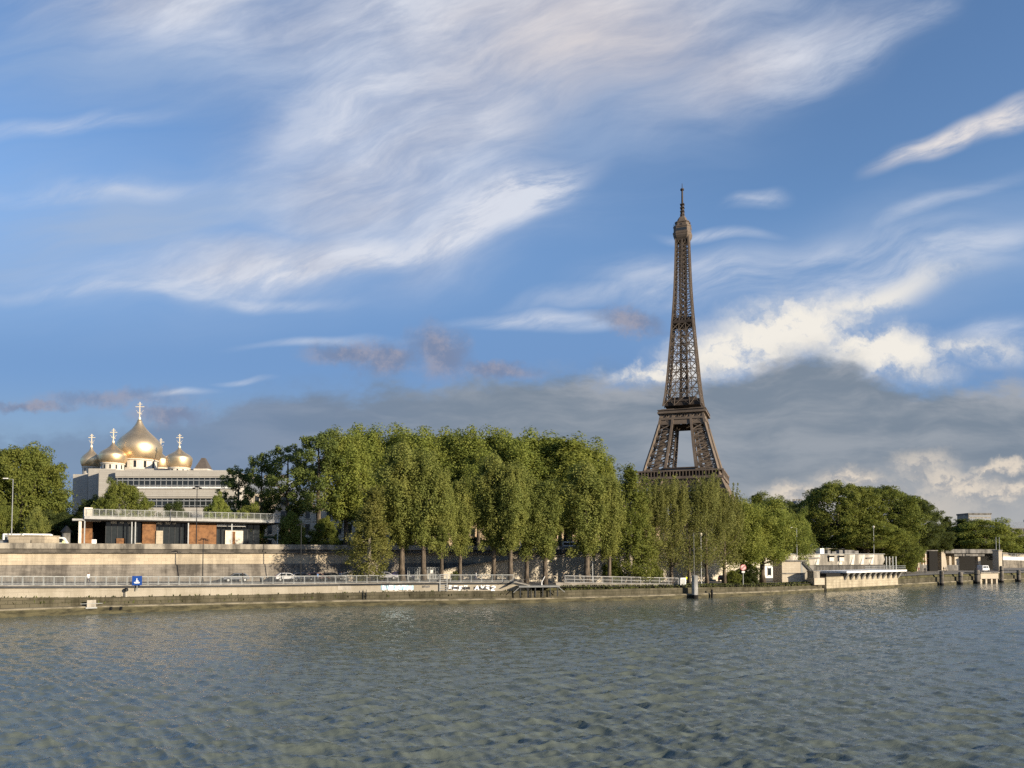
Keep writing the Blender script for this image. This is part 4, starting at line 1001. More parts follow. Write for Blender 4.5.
# ------------------------------------------------------------------ vehicles
def car(loc, rz, paint, label, van=False, L=4.2, high=2.0):
    T = empty('parked_van' if van else 'parked_car', loc, label, 'van' if van else 'car', None, rz)
    m = flat('car_paint', paint, .35, .1, spec=.5); H = high if van else 1.45; l = L/2; w = .88
    if van: pr = [(-l,.35),(l,.35),(l,.95),(l-.25,1.1),(l-.75,H-.1),(l-1.1,H),(-l+.1,H),(-l,H-.15)]
    else: pr = [(-l,.38),(l,.38),(l,.72),(l-.2,.85),(l-1.05,.95),(l-1.75,H-.06),(l-2.3,H),(-l+.75,H-.04),(-l+.15,.98),(-l,.9)]
    mb = MB(); mb.prism(pr, -w, w); o = mb.build('body', m, T)
    bv = o.modifiers.new('soft_edges', 'BEVEL'); bv.width = .07; bv.segments = 2
    if van: wp = [(l-.85,1.15),(l-1.2,H-.25),(l-2.0,H-.25),(l-2.0,1.15)]; wp2 = [(-l+.3,1.2),(-l+.3,H-.25),(l-2.2,H-.25),(l-2.2,1.2)]
    else: wp = [(l-1.25,.96),(l-1.8,H-.14),(l-2.45,H-.1),(l-2.45,.96)]; wp2 = [(-l+.42,.99),(-l+.85,H-.14),(l-2.55,H-.1),(l-2.55,.97)]
    for q in (wp, wp2):
        for s in (-1, 1):
            mb = MB(); mb.prism(q, s*w-.004 if s < 0 else w-.02, s*w+.02 if s < 0 else w+.004)
            if s < 0: mb = MB(); mb.prism(q, -w-.006, -w+.02)
            mb.build('side_window', M['glass'], T)
    mb = MB(); q = (l-.73, H-.2, l-.28, 1.12) if van else (l-1.72, H-.1, l-1.1, .98)
    mb.add([(q[0]+.03,-w*.85,q[1]),(q[0]+.03,w*.85,q[1]),(q[2]+.03,w*.9,q[3]),(q[2]+.03,-w*.9,q[3])], [(0,1,2,3)]); mb.build('windscreen', M['glass'], T)
    src = None
    for sx in (-1, 1):
        for sy in (-1, 1):
            lc = (sx*(l-.78), sy*(w-.06), .32)
            if src is None:
                mb = MB(); mb.tube([(0,-.11,0),(0,.11,0)], [.32,.32], 14); src = mb.build('wheel', M['tyre'], T); src.location = lc
                mb = MB(); mb.tube([(0,-.125,0),(0,.125,0)], [.19,.19], 10); rim = mb.build('rim', M['greymetal'], src)
            else:
                c = copy_child(src, T, lc); copy_child(rim, c)
    for s in (-1, 1):
        mb = MB(); mb.box(l-.06, l+.02, s*.62-.16, s*.62+.16, .66, .8); mb.build('headlight', M['white'], T)
        mb = MB(); mb.box(-l-.02, -l+.05, s*.68-.1, s*.68+.1, .75, .95); mb.build('tail_light', M['signred'], T)
    return T
ST = lambda x, d: S(x, d, .03)
car(ST(20, 131.5), along(20), (.55,.55,.53), 'white van parked behind the timber cabin, further left', True, 5.2, 2.7)
car(ST(39, 131.5), along(39), (.6,.6,.58), 'white van parked behind the right end of the timber cabin', True, 5.2, 2.7)
car(ST(54, 130), along(54), (.5,.5,.49), 'white van with dark windows just right of the timber cabin', True, 4.6, 2.1)
car(ST(571, 168), along(571), (.6,.6,.6), 'white van on the street above the pale wall, seen between the trunks', True, 5.0)
car(ST(548, 168), along(548)+math.pi, (.05,.05,.055), 'dark car on the street left of the white van')
car(ST(598, 170), along(598), (.45,.33,.2), 'tan car on the street right of the white van')
car(Q(303, wall_depth(303)-3.6, .01), along(303), (.25,.24,.24), 'grey car parked leftmost under the retaining wall')
car(Q(318, wall_depth(318)-3.6, .01), along(318), (.33,.20,.17), 'dull red car parked between the lamp post and the light poplar')
car(Q(333, wall_depth(333)-3.6, .01), along(333), (.04,.04,.045), 'black car parked on the quay, third along the wall')
car(Q(386, wall_depth(386)-4.5, .01), along(386), (.30,.30,.33), 'silver car parked right of the light poplar')
car(Q(402, wall_depth(402)-4.5, .01), along(402), (.035,.03,.10), 'dark blue car parked at the foot of the ramp')
car(Q(724, 172, .01), along(724)+.5, (.03,.03,.035), 'dark car with pale roof on the quay behind the round sign')
pv = Q(983, 252, .01); car(pv, along(983), (.62,.63,.65), 'white van parked under the concrete canopy at the far right', True, 4.9)
# ------------------------------------------------------------------ white kiosk, marquee, hut right of the trees
p = Q(738, 182); simple('canvas_marquee', 'cream canvas marquee behind the dark car and round sign', 'marquee', [('canopy', M['cream'], [(-3.2, 3.2, 0, 4, 2.2, 3.4)]), ('side_wall', M['cream'], [(-.4, 3.1, .2, .3, .1, 2.2)])]+[('post', M['rail'], [(x-.06, x+.06, .1, .22, 0, 2.2)]) for x in (-3.1, -1, 3.1)], p, along(738)*.5)
p = Q(765, 186); simple('white_kiosk', 'boxy white kiosk with a dark framed window left of the stone block house', 'kiosk', [('body', M['white'], [(-2.2, 2.2, 0, 3.5, .5, 3.4)]), ('base', M['darkmetal'], [(-2.1, 2.1, .1, 3.4, 0, .5)]), ('window', M['glass'], [(.75, 1.45, -.05, -.003, 1.2, 2.9)]), ('frame', M['darkmetal'], [(.62, .74, -.06, -.003, 1.0, 3.1), (1.46, 1.58, -.06, -.003, 1.0, 3.1)]), ('roof', M['rail'], [(-2.35, 2.35, -.15, 3.65, 3.4, 3.55)])], p, along(765)*.3)
p = Q(349.5, edge_depth(349)+8); T = simple('ticket_post', 'sunlit yellowish stone pillar behind the railing left of the light poplar', 'pillar', [('shaft', M['limestone'], [(-.45, .45, -.35, .35, 0, 1.35)]), ('cap', M['parapet'], [(-.55, .55, -.45, .45, 1.35, 1.5)]), ('upper_block', M['limestone'], [(-.3, .3, -.25, .25, 1.5, 1.85)])], p)
p = Q(425, wall_depth(425)-7.5); T = simple('slatted_screen', 'dark slatted fence screen at the foot of the ramp behind the railing', 'fence', [('frame', M['greymetal'], [(-3.2, 3.2, -.05, .05, 2.1, 2.25), (-3.2, 3.2, -.05, .05, 0, .12)]), ('slats', M['greymetal'], [(x-.06, x+.06, -.03, .03, .12, 2.1) for x in np.arange(-3.15, 3.2, .3)]), ('notice', M['white'], [(1.0, 1.5, -.09, -.055, 1.1, 1.7)])], p, along(425))
# stone block house
d = 172.0; xa, xb = 781.5, 803; p = Q(792, d); T = empty('stone_block_house', p, 'square pale stone block house with flat slab roof on the quay', 'block house', None, .12)
w = (xb-xa)/2*d/F; h = at(792, 561.5, d).z-p.z
mb = MB(); mb.box(-w, w, 0, 4.5, 0, h); mb.build('wall', M['limestone'], T)
mb = MB(); mb.box(-w-.25, w+1.2, -.25, 4.8, h, h+.25); mb.build('roof', M['concrete_dark'], T)
mb = MB(); mb.box(-w-.06, w+.06, -.07, -.002, h*.40, h*.46); mb.build('string_course', M['concrete_dark'], T)
mb = MB(); mb.box(w*.86, w+.02, -.05, .3, h*.2, h-.1); mb.build('door', M['rail'], T)
# stairs beside it
d = 172.5; p = Q(811, d); T = empty('stone_stairs', p, 'steep stairway with dark handrails right of the stone block house', 'stairs', None, .12)
k = d/F; n = 11; h = at(811, 564.5, d).z-p.z; L = 18*k
mb = MB()
for i in range(n): mb.box(-L/2+L*i/n, -L/2+L*(i+1)/n, 0, 2.2, -.3, h*(n-i)/n)
mb.build('steps', M['concrete'], T)
for y in (-.1, 2.2):
    mb = MB(); mb.bar((-L/2, y, h+.9), (L/2, y, .9), .14); mb.bar((-L/2, y, h+.35), (L/2, y, .35), .3)
    for i in range(5): t = i/4; mb.bar((-L/2+L*t, y, h*(1-t)), (-L/2+L*t, y, h*(1-t)+.95), .09)
    mb.build('handrail', M['darkmetal'], T)
p = Q(818.5, 169); simple('stair_cheek_wall', 'broken pale stone cheek wall at the foot of the stairway', 'wall', [('lower_block', M['limestone'], [(-1.2, 1.5, 0, 2.5, -.3, 1.2)]), ('upper_block', M['concrete'], [(-1.2, .4, .2, 2.3, 1.2, 2.6)]), ('coping', M['parapet'], [(-1.3, .5, .1, 2.4, 2.6, 2.75)])], p, .3)
# ------------------------------------------------------------------ pier with white deck
def make_pier():
    A = dz_at(826, edge_depth(826)-.9, 0); B_ = dz_at(897.5, edge_depth(897.5)-.6, 0); v = B_-A; L = v.length; rz = math.atan2(v.y, v.x)
    T = empty('stone_pier', A, 'stone faced river pier carrying a white deck on brackets', 'pier', None, rz)
    h0 = at(826, 577.6, A.y).z; h1 = at(897, 574.0, B_.y).z; hh = (h0+h1)/2
    mb = MB(); mb.box(0, L, 0, 9, -2, hh); mb.build('wall', mat_stone('pier_stone', (.40,.35,.26), (.36,.31,.23), 1.6, .6, .02, .55, (.13,.11,.07)), T)
    mb = MB(); mb.box(-.05, L+.05, -.06, -.002, -2, .55); mb.build('waterline', M['toe'], T)
    zd = at(860, 572.3, (A.y+B_.y)/2).z
    mb = MB(); mb.box(6.5, L+2.0, -1.3, 7, zd, zd+.42); dkk = mb.build('deck', M['white'], T)
    n = 11
    for i in range(n):
        x = 8+(L-8)*i/(n-1); mb = MB(); mb.add([(x-.5,-1.1,zd-.02),(x+.5,-1.1,zd-.02),(x+.35,-.02,hh-.9),(x-.35,-.02,hh-.9),(x-.5,.5,zd-.02),(x+.5,.5,zd-.02),(x+.35,.02,hh-.9),(x-.35,.02,hh-.9)], [(0,1,2,3),(7,6,5,4),(0,3,7,4),(1,5,6,2),(0,4,5,1)]); mb.build('bracket', M['concrete_dark'], T)
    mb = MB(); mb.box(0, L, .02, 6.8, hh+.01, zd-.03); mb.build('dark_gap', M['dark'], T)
    r = MB(); 
    for hz in (.5, 1.0): r.bar((L*.45, -1.1, zd+.42+hz), (L+1.8, -1.1, zd+.42+hz), .06)
    for x in np.arange(L*.45, L+1.9, .55): r.bar((x, -1.1, zd+.42), (x, -1.1, zd+1.42), .045)
    r.build('railing', M['greymetal'], T)
    return zd
PIER_Z = make_pier()
# ------------------------------------------------------------------ long white pavilion behind the pier
def make_white_hall():
    A = at(783.5, 566, 196); B_ = at(885.5, 566, 210); rz = math.atan2(B_.y-A.y, B_.x-A.x); L = math.hypot(B_.x-A.x, B_.y-A.y); z0 = deck_z(835)
    C0 = Vector((A.x, A.y, z0)); T = empty('white_hall', C0, 'long low hall of tilted white panels standing behind the pier', 'hall', None, rz)
    zb_ = at(783.5, 565.4, 196).z-z0; zt_ = at(783.5, 554.2, 196).z-z0
    f = lambda x: (x-783.5)/(885.5-783.5)*L
    mb = MB(); mb.box(0, L, .2, 7, 0, zb_); mb.build('dark_base', M['concrete_dark'], T)
    g = MB()
    for x in np.arange(f(816), L, .5): g.box(x, x+.1, -.1, -.02, zb_-2.3, zb_-.1)
    g.box(f(816), L+3, -.1, -.02, zb_-.16, zb_-.1); g.build('base_grille', M['darkmetal'], T)
    mb = MB(); mb.prism([(0, zb_+.01), (L-1.0, zb_+.01), (L-.2, zb_+1.4), (L-.7, zt_), (.5, zt_)], 0, 7); mb.build('body', M['concrete'], T)
    mb = MB(); mb.box(-.2, L-.5, -.3, 7.2, zt_, zt_+.14); mb.build('roof_edge', M['rail'], T)
    for x in (792, 802, 813, 836, 848, 858, 868): 
        mb = MB(); mb.add([(f(x)-.05,-.004,zb_+.1),(f(x)+.2,-.28,zb_+.1),(f(x)+1.2,-.34,zt_-.1),(f(x)+.2,-.006,zt_-.1),(f(x)+1.5,-.004,zb_+.1),(f(x)+2.0,-.004,zt_-.1)], [(0,1,2,3),(1,4,5,2)]); mb.build('tilted_panel', M['cream'], T)
    for x, w_ in ((829, 1.6), (839, 1.6)):
        mb = MB(); mb.box(f(x)-w_/2, f(x)+w_/2, -.40, -.36, zb_+1.0, zt_-.15); o = mb.build('doorway', M['cream'], T)
        mb = MB(); mb.box(f(x)-.9, f(x)+.9, -.46, -.405, zt_-.8, zt_-.3); mb.build('lintel_window', M['dark'], o)
    for xa, xb in ((803, 817), (865, 871)):
        mb = MB(); mb.box(f(xa), f(xb), -.42, -.35, zt_-1.15, zt_-.8); mb.build('dark_lettering_strip', M['concrete_dark'], T)
    rnd = random.Random(2)
    for x, w_, h_ in ((828, 1.4, 1.4), (835, 1.0, .9), (840, 1.5, .6), (847, 1.2, 1.0), (856, 3.5, 1.0), (862, 2.2, .8)):
        mb = MB(); mb.box(f(x)-w_/2, f(x)+w_/2, 2.5, 4, zt_+.14, zt_+.14+h_); mb.build('roof_unit', M['white'] if x == 828 else M['concrete_dark'], T)
    # terrace posts to the right
    for x in (890, 893.5, 897, 900.5):
        mb = MB(); mb.box(f(x)-.13, f(x)+.13, 1, 1.25, 0, zt_-.6); mb.build('terrace_post', M['rail'], T)
make_white_hall()
p = S(790, 232); simple('garden_wall', 'reddish brown garden wall on the street behind the white hall', 'wall', [('face', M['rust'], [(-9, 9, 0, .5, 0, 1.6)]), ('coping', M['cream'], [(-9.1, 9.1, -.1, .6, 1.6, 1.8)])], p, along(790))
# ------------------------------------------------------------------ concrete canopy viaduct at the far right
def make_viaduct():
    d = 262.0; zf = deck_z(960); A = at(938, 552, d); C0 = Vector((A.x, d, zf)); T = empty('concrete_canopy', C0, 'long concrete roofed arcade on pale columns at the far right of the quay', 'arcade', None, .22)
    k = d/F*1.03; f = lambda x: (x-938)*k; zt_ = at(940, 549.2, d).z-zf; zb_ = at(940, 553.2, d).z-zf
    mb = MB(); mb.box(f(945), f(1003), -.6, 12, zb_, zt_); mb.build('roof_slab', M['concrete_dark'], T)  # darker concrete on the arcade: overall shade put into its colour
    mb = MB(); mb.box(f(957), f(992), .2, 9, zb_-1.0, zb_-.01); mb.build('inner_beam', M['concrete_dark'], T)
    mb = MB(); mb.prism([(f(941), 0), (f(947.5), 0), (f(946.5), zb_*.55), (f(944.5), zt_-.1), (f(941), zt_-.1)], -.3, 6); mb.build('side_wall', M['limestone'], T)
    for x, w_ in ((954.5, .45), (962, .9), (988, .5)):
        mb = MB(); mb.box(f(x)-w_, f(x)+w_, 1, 2.4, 0, zb_-1.0); mb.build('column', M['limestone'], T)
    mb = MB(); mb.box(f(958)-.3, f(958)+.3, 2.6, 3.1, 0, zb_-1.0); mb.build('column', M['rust'], T)
    mb = MB(); mb.box(f(938), f(1045), 11, 11.6, 0, zb_-.02); mb.build('back_wall', M['dark'], T)
    mb = MB(); mb.box(f(944), f(960), -.25, -.1, 0, 1.9); mb.build('low_wall', M['concrete_dark'], T)
    T2 = empty('stone_pylon', Vector((at(1000.5, 560, 258).x, 258, zf)), 'square stone pylon topped by two thin masts beside the white footbridge', 'pylon', None, .2)
    h = at(1000, 551, 258).z-zf; kk = 258/F
    mb = MB(); mb.box(-2.0*kk, 2.0*kk, 0, 2.5, 0, h); mb.build('shaft', M['limestone'], T2)
    mb = MB(); mb.box(-2.4*kk, 2.4*kk, -.2, 2.7, h, h+.4); mb.build('cap', M['concrete'], T2)
    for s in (-1, 1):
        mb = MB(); mb.tube([(s*1.9*kk, 1, h+.4), (s*1.9*kk, 1, at(1000, 537, 258).z-zf)], [.12,.09], 8); mb.build('mast', M['rail'], T2)
    T3 = empty('footbridge', Vector((at(1003, 558, 262).x, 262, at(1003, 558.6, 262).z)), 'white footbridge beam leaving the right edge of the view', 'footbridge', None, .05)
    mb = MB(); mb.prism([(0, -.5), (60, -1.9), (60, -.6), (0, .75)], 0, 4); mb.build('deck_beam', M['white'], T3)
    mb = MB()
    for z in (1.2, 1.7): mb.bar((0, .1, z), (60, .1, z-1.3), .08)
    for x in np.arange(0, 60, 1.5): mb.bar((x, .1, .6-x*.0225), (x, .1, 1.7-x*.0217), .06)
    mb.build('railing', M['greymetal'], T3)
    mb = MB(); mb.box(12, 15, .5, 3.5, -10, -1.0); mb.build('pier', M['concrete_dark'], T3)
make_viaduct()
def quay_house():
    d = 250.0; zf = deck_z(925); C0 = Vector((at(922, 560, d).x, d, zf)); k = d/F
    T = empty('quay_house', C0, 'small house with red brown shutters between the bushy tree and the concrete arcade', 'house', None, .25)
    h = at(922, 551, d).z-zf
    mb = MB(); mb.box(-4.5*k, 7*k, 0, 6, 0, h); mb.build('wall', M['concrete_dark'], T)
    mb = MB(); mb.prism([(-7.5*k, 0), (-4.6*k, 0), (-4.6*k, h*.75), (-6*k, h*.4)], -.5, 1.5); mb.build('buttress', M['limestone'], T)
    for x in (0, 3, 6):
        mb = MB(); mb.box(x*k-.28, x*k+.28, -.08, -.003, h*.35, h*.85); mb.build('shutter', M['rust'], T)
        mb = MB(); mb.box((x+1.5)*k-.2, (x+1.5)*k+.2, -.06, -.003, h*.3, h*.85); mb.build('window', M['cream'], T)
    mb = MB(); mb.box(7*k, 17*k, -.6, 5, 0, h*1.0); mb.build('dark_shed', M['dark'], T)
    mb = MB(); mb.box(-4.8*k, 17.2*k, -.8, 6.2, h, h+.3); mb.build('roof', M['concrete_dark'], T)
quay_house()
# light stone jetty in the water at the far right
x = 989; d = edge_depth(x)-2.5; p = dz_at(x, d, 0); T = empty('stone_jetty', p, 'pale stone jetty block with dark openings at the waterline', 'jetty', None, .3); k = d/F
h = at(x, 573.2, d).z
mb = MB(); mb.box(-11.5*k, 11.5*k, 0, 5, 1.2, h); mb.build('block', M['limestone'], T)
for xx in (-10.2, -3.4, 3.6, 10.2):
    mb = MB(); mb.box(xx*k-1.0*k, xx*k+1.0*k, .2, 4.8, -2, 1.198); mb.build('leg', M['limestone'], T)
mb = MB(); mb.box(-9.8*k, 9.8*k, 4.2, 4.79, -2, 1.19); mb.build('dark_back', M['dark'], T)
mb = MB(); mb.box(-12*k, 12*k, -.3, 5.3, h, h+.25); mb.build('coping', M['parapet'], T)
for x, yt, lab, rr in ((941, 571, 'dark wooden dolphin pile, leftmost of those right of the pier', 2.4), (960, 572, 'dark dolphin pile between the tallest dolphin pile and the stone jetty', 2.6), (976.5, 570, 'thick dark pile touching the left end of the stone jetty', 3.0), (1001, 566, 'tall dark pile touching the right end of the stone jetty', 2.2), (1018, 570, 'dark pile nearest the right edge of the view', 2.2)):
    d = edge_depth(x)-1.6; p = dz_at(x, d, 0); T = empty('dolphin_pile', p, lab, 'mooring pile', 'dolphin piles off the right hand quay'); k = d/F*.8; h = at(x, yt, d).z
    mb = MB(); mb.lathe([(rr*k,-2),(rr*k,h-.3),(rr*.8*k,h)], 12); mb.build('shaft', mat('weathered_pile', (.17,.15,.125), .9, .4, 1, stretch=(1,1,.3)), T)
    mb = MB(); mb.lathe([(rr*k*1.06,-2),(rr*k*1.06,.5)], 12); mb.build('wet_foot', M['dark'], T)
    mb = MB(); mb.lathe([(rr*k*1.05,h-1.4),(rr*k*1.05,h-1.15)], 12); mb.build('band', M['darkmetal'], T)
# ------------------------------------------------------------------ people
def person(loc, rz, label, shirt, trousers, hair=(.03,.02,.015), skin=(.42,.26,.18), step=.25, h=1.74):
    """one continuous skinned body; clothing by material on the same surface"""
    J = {'pelvis':(0,0,.93),'belly':(0,0,1.08),'chest':(0,.01,1.30),'neck':(0,.01,1.48),'head':(0,-.02,1.60),'crown':(0,0,1.73)}
    for s, n in ((-1,'l'),(1,'r')):
        st = step*s
        J['hip'+n] = (s*.10,0,.88); J['knee'+n] = (s*.105,-st*.5-.03,.49); J['ankle'+n] = (s*.105,-st+.04,.09); J['toe'+n] = (s*.115,-st-.15,.04)
        J['shoulder'+n] = (s*.19,.01,1.41); J['elbow'+n] = (s*.25,.03+st*.35,1.13); J['wrist'+n] = (s*.26,-.06+st*.8,.90); J['hand'+n] = (s*.26,-.10+st*.9,.80)
    rad = {'pelvis':.15,'belly':.135,'chest':.165,'neck':.06,'head':.105,'crown':.07,'hip':.10,'knee':.065,'ankle':.045,'toe':.035,'shoulder':.07,'elbow':.048,'wrist':.033,'hand':.042}
    ed = [('pelvis','belly'),('belly','chest'),('chest','neck'),('neck','head'),('head','crown')]
    for n in 'lr': ed += [('pelvis','hip'+n),('hip'+n,'knee'+n),('knee'+n,'ankle'+n),('ankle'+n,'toe'+n),('chest','shoulder'+n),('shoulder'+n,'elbow'+n),('elbow'+n,'wrist'+n),('wrist'+n,'hand'+n)]
    ks = list(J); me = bpy.data.meshes.new('person'); me.from_pydata([J[k] for k in ks], [(ks.index(a), ks.index(c)) for a, c in ed], [])
    o = bpy.data.objects.new('person', me); col.objects.link(o)
    sk = o.modifiers.new('skin', 'SKIN'); o.modifiers.new('smooth', 'SUBSURF').levels = 1
    for i, k in enumerate(ks):
        r = rad.get(k, rad.get(k[:-1], .05)); me.skin_vertices[0].data[i].radius = (r*(1.15 if k in ('chest','pelvis','belly') else 1), r*(.8 if k in ('chest','pelvis','belly') else 1))
        me.skin_vertices[0].data[i].use_root = (k == 'pelvis')
    dg = bpy.context.evaluated_depsgraph_get(); dg.update(); nm = bpy.data.meshes.new_from_object(o.evaluated_get(dg))
    o.modifiers.clear(); o.data = nm; nm.name = 'person'
    nm.materials.clear()
    for n, c in (('shirt', shirt), ('trousers', trousers), ('skin', skin), ('hair', hair), ('shoes', (.03,.03,.03))): nm.materials.append(flat(n+'_cloth' if n in ('shirt','trousers') else n+'_tone', c, .85))
    for p in nm.polygons:
        z = p.center.z; x = abs(p.center.x)
        p.material_index = 4 if z < .09 else 1 if (z < .95 and x < .22) else 2 if (z < .93 or (1.47 < z < 1.62) or (z >= 1.62 and p.center.y < -.07 and z < 1.69)) else 3 if z >= 1.6 else 0
        p.use_smooth = True
    o.location = loc; o.rotation_euler.z = rz; o.scale = (h/1.76,)*3
    return tag(o, label, 'person')
person(Q(89, edge_depth(89)+3.2, .01), 1.2, 'person in a white shirt walking behind the long railing, left of the blue sign', (.75,.75,.75), (.06,.06,.08))
person(Q(243, edge_depth(243)+3.4, .01), -1.4, 'person in dark clothes behind the railing below the sunlit wall', (.03,.03,.035), (.03,.03,.04))
person(Q(341, wall_depth(341)-8, .01), .4, 'person in grey top and dark trousers beside the black parked car', (.35,.36,.4), (.03,.03,.04))
person(dz_at(686, edge_depth(686)+9, deck_z(686)+.01), .2, 'person in a bright yellow safety vest behind the white cabinet', (.62,.72,.03), (.03,.03,.05))
person(Q(663, edge_depth(663)+10, .01), 1.5, 'person in dark clothes, further left of the two behind the cream railing', (.03,.03,.04), (.04,.04,.05))
person(Q(669.5, edge_depth(669)+10.5, .01), -1.5, 'person in dark blue clothes, further right of the two behind the cream railing', (.035,.05,.10), (.03,.03,.04))
person(dz_at(563.5, edge_depth(563)+4.4, ZR(566)+.02), .8, 'person in dark coat at the top of the cream railing by the landing stage', (.05,.05,.05), (.04,.04,.05))
def quay_person(x, yfeet, *a, **k):
    v = uv(x, yfeet)[1]; z = deck_z(x); d = (z-HC)/v; p = dz_at(x, d, z+.01); return person(p, *a, **k)
quay_person(905, 575.2, 1.0, 'person with white top and black trousers at the end of the pier', (.75,.75,.75), (.02,.02,.02))
quay_person(918.5, 573.0, .2, 'person in a dark red top walking on the quay below the shuttered house', (.22,.05,.05), (.05,.05,.06))
quay_person(924.7, 573.5, -.6, 'person in black walking just left of the concrete arcade', (.03,.03,.03), (.03,.03,.035))
quay_person(943.5, 572.2, 1.4, 'person in dark clothes, further left of the pair before the pale arcade wall', (.05,.05,.06), (.03,.03,.03))
quay_person(945.8, 572.2, 1.4, 'person in light grey top, further right of the pair before the pale arcade wall', (.4,.4,.4), (.03,.03,.03))
person(S(63.5, 128.5, .03), .3, 'person in a white and yellow vest on the street left of the pavilion', (.6,.65,.35), (.05,.05,.05))
person(S(53, 127.2, .03), -.4, 'person in pale top near the timber cabin', (.5,.45,.4), (.04,.04,.05))

def bin_(x, off, lab):
    p = Q(x, edge_depth(x)+off, .01); T = empty('litter_bin', p, lab, 'litter bin')
    mb = MB(); mb.lathe([(.24,0),(.28,.1),(.3,.8),(.3,.86)], 12); mb.build('body', M['darkmetal'], T)
    mb = MB(); mb.lathe([(.33,.86),(.33,.92),(.2,.98)], 12); mb.build('rim', M['greymetal'], T)
bin_(262, 4, 'dark litter bin behind the railing below the shaded wall')
bin_(410, 4, 'dark litter bin behind the railing above the first graffiti')
car(Q(288, wall_depth(288)-3.6, .01), along(288), (.5,.5,.5), 'white car parked left of the grey car under the retaining wall')
car(Q(352, wall_depth(352)-3.8, .01), along(352), (.12,.13,.15), 'dark grey car parked right of the sunlit stone pillar')
car(Q(236, wall_depth(236)-3.6, .01), along(236)+math.pi, (.09,.10,.12), 'blue grey car driving alone under the sunlit part of the wall')
car(ST(585, 169.5), along(585), (.35,.05,.04), 'red car on the street between the white van and the tan car')
car(ST(530, 166), along(530), (.5,.5,.48), 'pale car on the street, leftmost seen through the poplar trunks')
car(ST(614, 172), along(614), (.08,.08,.09), 'black car on the street, rightmost seen through the poplar trunks')
person(Q(318, edge_depth(318)+4, .01), 1.4, 'person in a blue top walking behind the railing near the slender dark lamp post', (.10,.18,.35), (.05,.05,.06))
person(Q(476, edge_depth(476)+4.5, .01), -1.6, 'person in a white top under the poplars above the white graffiti', (.6,.6,.58), (.06,.06,.1))
# ------------------------------------------------------------------ trees
def leaf_mesh(name, pts, nrm, size, rnd, m, asp=1.0):
    """pts (n,3) leaf-clump centres; each becomes one bent quad pair facing roughly along nrm"""
    n = len(pts)
    nn = nrm+rnd.normal(size=(n,3))*.5; nn /= np.linalg.norm(nn, axis=1, keepdims=True)+1e-9
    t = rnd.normal(size=(n,3)); t -= nn*(t*nn).sum(1, keepdims=True); t /= np.linalg.norm(t, axis=1, keepdims=True)+1e-9
    bt = np.cross(nn, t); s = (size*rnd.uniform(.6, 1.35, n))[:, None]
    a = t*s*.5; b_ = bt*s*.5*asp
    k = nn*s*.16
    V_ = np.stack([pts-a-b_*.35, pts-b_+k, pts+a-b_*.3, pts+a*.85+b_*.45, pts+b_+k, pts-a*.9+b_*.4], 1).reshape(-1, 3)
    o = np.arange(n)[:, None]*6
    Fq = np.concatenate([o+np.array([[0,1,4,5]]), o+np.array([[1,2,3,4]])], 1).reshape(-1, 4)
    me = bpy.data.meshes.new(name); me.vertices.add(len(V_)); me.vertices.foreach_set('co', V_.ravel().astype(np.float32))
    me.loops.add(Fq.size); me.loops.foreach_set('vertex_index', Fq.ravel().astype(np.int32))
    me.polygons.add(len(Fq)); me.polygons.foreach_set('loop_start', np.arange(len(Fq), dtype=np.int32)*4)
    me.update(); me.materials.append(m); return me
